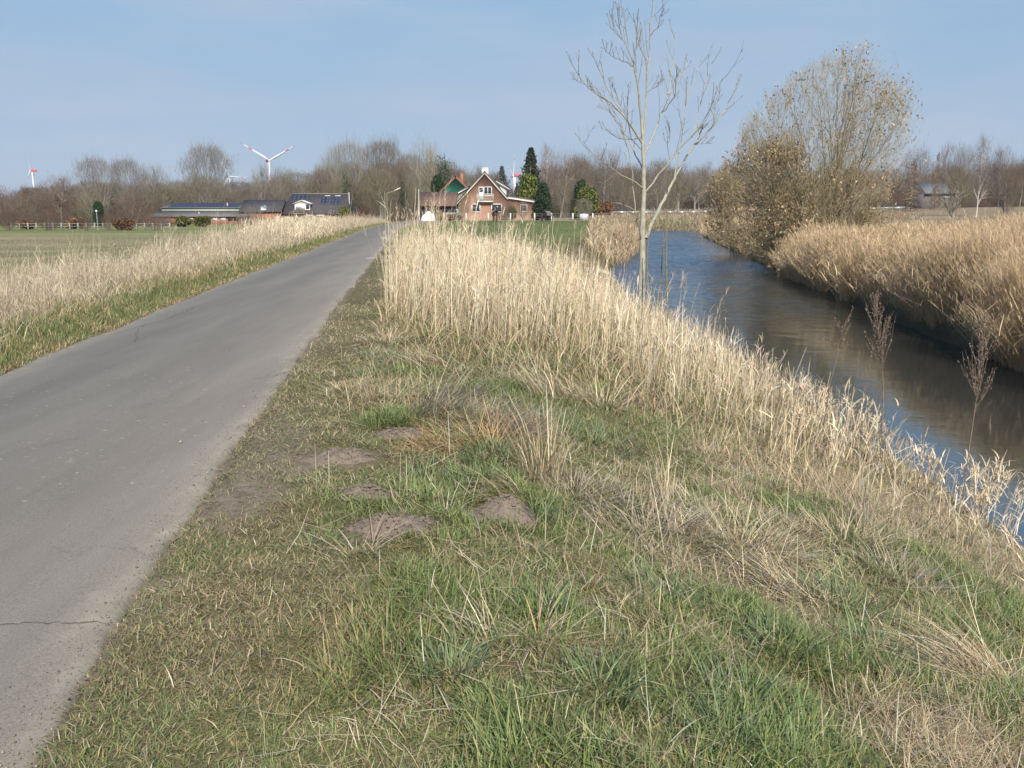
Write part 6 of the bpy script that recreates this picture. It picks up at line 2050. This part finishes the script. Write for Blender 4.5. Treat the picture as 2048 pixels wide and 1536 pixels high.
# white tank in its cage
p = P3(1167.5, 440, 128)
o = thing('water_tank', 'white plastic water tank in a steel cage on a pallet by the paddock fence', 'water tank', (p[0], 128, gz1(p[0], 128)))
MB().bx(-.56, .56, -.46, .46, .18, 1.02).bx(-.12, .12, -.12, .12, 1.02, 1.1).build('tank', plain('milky_plastic', (.74, .76, .76), .4, .05), o)
cg = MB()
for z_ in np.linspace(.2, 1.05, 6): cg.bx(-.6, .6, -.5, -.475, z_ - .012, z_ + .012).bx(-.6, .6, .475, .5, z_ - .012, z_ + .012)
for x_ in np.linspace(-.59, .59, 8): cg.bx(x_ - .012, x_ + .012, -.526, -.501, .2, 1.06)
cg.build('cage', M_STEEL, o)
pa = MB()
for x_ in (-.5, 0, .5): pa.bx(x_ - .08, x_ + .08, -.5, .5, 0, .12)
pa.bx(-.6, .6, -.52, .52, .121, .17)
pa.build('pallet', M_WOOD2, o)

# leaning stake left of the lane
gx_, gy_ = -12.6, 34.6
a_ = np.array([gx_, gy_, gz1(gx_, gy_) - .15]); b2 = P3(365, 478, 34.6)
mb = MB().tubes(np.array([[a_ * 0, (b2 - a_) * .5 + np.array([.01, 0, 0]), b2 - a_]]), np.array([[.045, .042, .036]]), 7)
o = tag(mb.build('fence_stake', plain('rusty_wood', (.22, .15, .11), .9, .3, 12), None, True), 'thin leaning brown stake in the dry grass left of the lane', 'stake')
o.location = tuple(a_)
# pale bank wall
mb = MB()
A_, B_, n_ = np.array([1.5, 59.0, -.42]), np.array([4.35, 40.0, -1.12]), 12
for i_ in range(n_):
    p0, p1 = A_ + (B_ - A_) * i_ / n_, A_ + (B_ - A_) * (i_ + .985) / n_
    mb.slab(p0 + np.array([0, 0, -.9]), p1 + np.array([0, 0, -.9]), p1, p0, .35)
tag(mb.build('bank_wall', M_CONC), 'pale weathered wall running down the bank into the river', 'wall')


# ================================================================== HORSES
def skin_body(name, V, Ed, R, mat, parent):
    me = bpy.data.meshes.new(name)
    me.from_pydata(V, Ed, [])
    o = bpy.data.objects.new(name, me)
    COL.objects.link(o)
    o.parent = parent
    me.materials.append(mat)
    md = o.modifiers.new('skin', 'SKIN')
    md.use_smooth_shade = True
    for k_, sv in enumerate(me.skin_vertices[0].data):
        sv.radius = (R[k_], R[k_]) if not isinstance(R[k_], tuple) else R[k_]
        sv.use_root = k_ == 0
    sb = o.modifiers.new('smooth', 'SUBSURF')
    sb.levels = sb.render_levels = 2
    return o


def horse(loc, rz, coat, rug, lab, sc=1.0):
    o = thing('horse', lab, 'horse', loc, rz, 'horses grazing in the paddock', (sc, sc, sc))
    V = [(0, 1.05, 1.08), (0, 1.55, 1.12), (0, .55, 1.06), (0, .12, 1.12), (0, -.28, 1.0), (0, -.55, .70), (0, -.70, .42), (0, -.78, .14)]
    R = [(.30, .31), (.29, .30), (.29, .32), (.25, .30), (.16, .22), (.12, .16), (.11, .14), (.065, .07)]
    Ed = [(0, 1), (0, 2), (2, 3), (3, 4), (4, 5), (5, 6), (6, 7)]
    for s_ in (-1, 1):
        f = len(V)                                               # front leg: elbow, knee, fetlock, hoof
        V += [(s_ * .17, .20, .82), (s_ * .19, .16 + .05 * s_, .45), (s_ * .20, .18 + .09 * s_, .14), (s_ * .20, .13 + .09 * s_, .02)]
        R += [.13, .066, .05, .065]
        Ed += [(3, f), (f, f + 1), (f + 1, f + 2), (f + 2, f + 3)]
        g = len(V)                                               # hind leg: stifle, hock, fetlock, hoof
        V += [(s_ * .18, 1.42, .80), (s_ * .19, 1.70, .48), (s_ * .20, 1.62, .14), (s_ * .20, 1.57, .02)]
        R += [.16, .075, .052, .066]
        Ed += [(1, g), (g, g + 1), (g + 1, g + 2), (g + 2, g + 3)]
        e = len(V)
        V += [(s_ * .07, -.60, .62)]
        R += [.03]
        Ed += [(5, e)]
    skin_body('body', V, Ed, R, coat, o)
    m_ = MB()                                                    # mane and forelock, tail
    n = 260
    t_ = rng.random(n)
    q_ = np.stack([rng.normal(0, .03, n), -.02 - .55 * t_, 1.36 - .52 * t_], 1)
    blades(m_, q_, rng.uniform(0, 2 * PI, n), np.full(n, 1.5), np.full(n, 1.2), rng.uniform(.12, .25, n), np.full(n, .03), pal(n, [(.03, .022, .018)]), 4)
    m_.build('mane', M_BLADE, o)
    m_ = MB()
    n = 160
    q_ = np.stack([rng.normal(0, .035, n), 1.88 + rng.normal(0, .02, n), 1.18 + rng.normal(0, .03, n)], 1)
    blades(m_, q_, rng.normal(PI / 2, .3, n), np.full(n, 1.6), np.full(n, 1.4), rng.uniform(.5, .85, n), np.full(n, .03), pal(n, [(.03, .022, .018)]), 5)
    m_.build('tail', M_BLADE, o)
    r_ = MB()                                                    # rug: a thick shell over back and flanks
    ys_, an = np.linspace(.16, 1.93, 14), np.linspace(-1.95, 1.95, 19)
    AN, YS = np.meshgrid(an, ys_)
    w_ = .395 + .02 * np.sin(YS * 9) * np.abs(AN) * .5
    hh_ = np.where(np.abs(AN) < PI / 2, .40, .62)
    xx_ = w_ * np.sin(np.clip(AN, -PI / 2, PI / 2))
    zz_2 = 1.07 + hh_ * np.cos(AN) - .10 * np.clip((YS - 1.6) / .33, 0, 1) ** 2
    for off in (0, .02):
        r_.add(np.stack([xx_ * (1 - off), YS, zz_2 - off], -1).reshape(-1, 3), [[j_ * 19 + i_, j_ * 19 + i_ + 1, (j_ + 1) * 19 + i_ + 1, (j_ + 1) * 19 + i_] for j_ in range(13) for i_ in range(18)])
    r_.build('rug', rug, o, True)
    return o


M_BAY = plain('bay_coat', (.085, .038, .02), .6, .3, 3)
M_BLK = plain('dark_coat', (.03, .022, .02), .6, .3, 3)
for px, D, rz, coat, rug, lab, sc in [(992, 122, .10, M_BAY, plain('cream_rug', (.58, .50, .37), .9, .12, 4), 'brown horse in a cream rug grazing head-on behind the white posts', 1.06), (1086, 124, -.45, M_BLK, plain('mauve_rug', (.20, .155, .17), .9, .12, 4), 'dark horse in a mauve-grey rug grazing by the dense dark bush', 1.0)]:
    x_ = (px - CX) / F * D
    horse((x_, D, gz1(x_, D) - .01), rz, coat, rug, lab, sc)

# ================================================================== WIND TURBINES
M_TOWER = plain('turbine_white', (.74, .75, .76), .4, .03, .05)
M_RED = plain('turbine_red', (.60, .05, .05), .5, .05, .1)


def turbine(px, py, D, yaw, rot, bl, label, red=True):
    hub = P3(px, py, D)
    o = thing('wind_turbine', label, 'wind turbine', (hub[0], D, -1.0), yaw, 'wind turbines beyond the wood')
    hz_ = hub[2] + 1.0
    MB().tubes([[(0, 0, -1), (0, 0, hz_ * .5), (0, 0, hz_ - 1.2)]], [[2.6, 2.0, 1.3]], 18).build('tower', M_TOWER, o, True)
    n_ = MB()
    n_.tubes([[(0, -3.0, hz_), (0, -2.4, hz_), (0, 0, hz_), (0, 7, hz_ + .1), (0, 10.5, hz_ + .2), (0, 11, hz_ + .2)]], [[1.4, 2.4, 3.1, 2.9, 2.0, .3]], 12)
    n_.build('nacelle', M_RED if red else M_TOWER, o, True)
    MB().tubes([[(0, -5.4, hz_), (0, -5.0, hz_), (0, -4.0, hz_), (0, -2.9, hz_)]], [[.1, .8, 1.4, 1.45]], 14).build('hub', M_TOWER, o, True)
    for k_ in range(3):
        a = rot + k_ * 2 * PI / 3
        dr_, pr = np.array([math.sin(a), 0, math.cos(a)]), np.array([math.cos(a), 0, -math.sin(a)])
        t = np.linspace(.02, 1, 24)
        cw = np.interp(t, [0, .05, .2, .6, 1], [1.6, 1.7, 3.6, 2.0, .5])
        th = np.interp(t, [0, .05, .25, 1], [1.5, 1.4, .7, .12])
        c0_ = np.array([0, -4.0, hz_])
        rows = []
        for tt, cc2, t2 in zip(t, cw, th):
            ce = c0_ + dr_ * bl * tt
            tw2 = .30 * (1 - tt)
            ax = pr * math.cos(tw2) + np.array([0, 1, 0]) * math.sin(tw2)
            nx2 = np.array([0, 1, 0]) * math.cos(tw2) - pr * math.sin(tw2)
            rows += [ce - ax * cc2 * .3, ce + nx2 * t2 * .5, ce + ax * cc2 * .7, ce - nx2 * t2 * .5]
        def piece(i0, i1):
            f_ = [[i_ * 4 + j_, i_ * 4 + (j_ + 1) % 4, (i_ + 1) * 4 + (j_ + 1) % 4, (i_ + 1) * 4 + j_] for i_ in range(i0, i1) for j_ in range(4)]
            return MB().add(np.array(rows), f_)
        b_o = piece(0, 23).build('blade', M_TOWER, o, True)
        if red:
            b_o.data.materials.append(M_RED)
            for pgn in b_o.data.polygons:
                seg = pgn.index // 4
                if seg >= 21 or 14 <= seg <= 16: pgn.material_index = 1


turbine(64, 341, 2100, -1.42, .12, 40, 'white wind turbine with a red nacelle showing its rotor edge-on over the left wood')
turbine(537, 321, 1420, 0.55, PI / 3, 49, 'large white wind turbine with red-banded blades spread in a Y')
turbine(459, 353, 2300, .25, -.46, 45, 'distant white wind turbine half hidden by the big pale poplar')
turbine(1030, 351, 1750, -1.25, .25, 47, 'white wind turbine with one red-tipped blade straight up beside the blue-grey spruce')
turbine(1027, 353, 2500, .9, -.9, 46, 'farthest wind turbine, its blade pointing up left beside the blue-grey spruce')

# ------------------------------------------------------------------ the thin spring haze over the flat land
hm = bpy.data.materials.new('thin_haze')
hm.use_nodes = True
nt = hm.node_tree
nt.nodes.remove(nt.nodes['Principled BSDF'])
pv = nd(nt, 'ShaderNodeVolumePrincipled', Density=.00011, Anisotropy=0.0)
pv.inputs['Color'].default_value = (.80, .88, 1.0, 1)
nt.links.new(pv.outputs[0], nt.nodes['Material Output'].inputs['Volume'])
mb = MB().bx(-2600, 2600, -60, 2700, -12, 190)
tag(mb.build('haze', hm), 'thin bluish spring haze over the farmland', 'haze', kind='stuff')
S.cycles.volume_bounces = 0
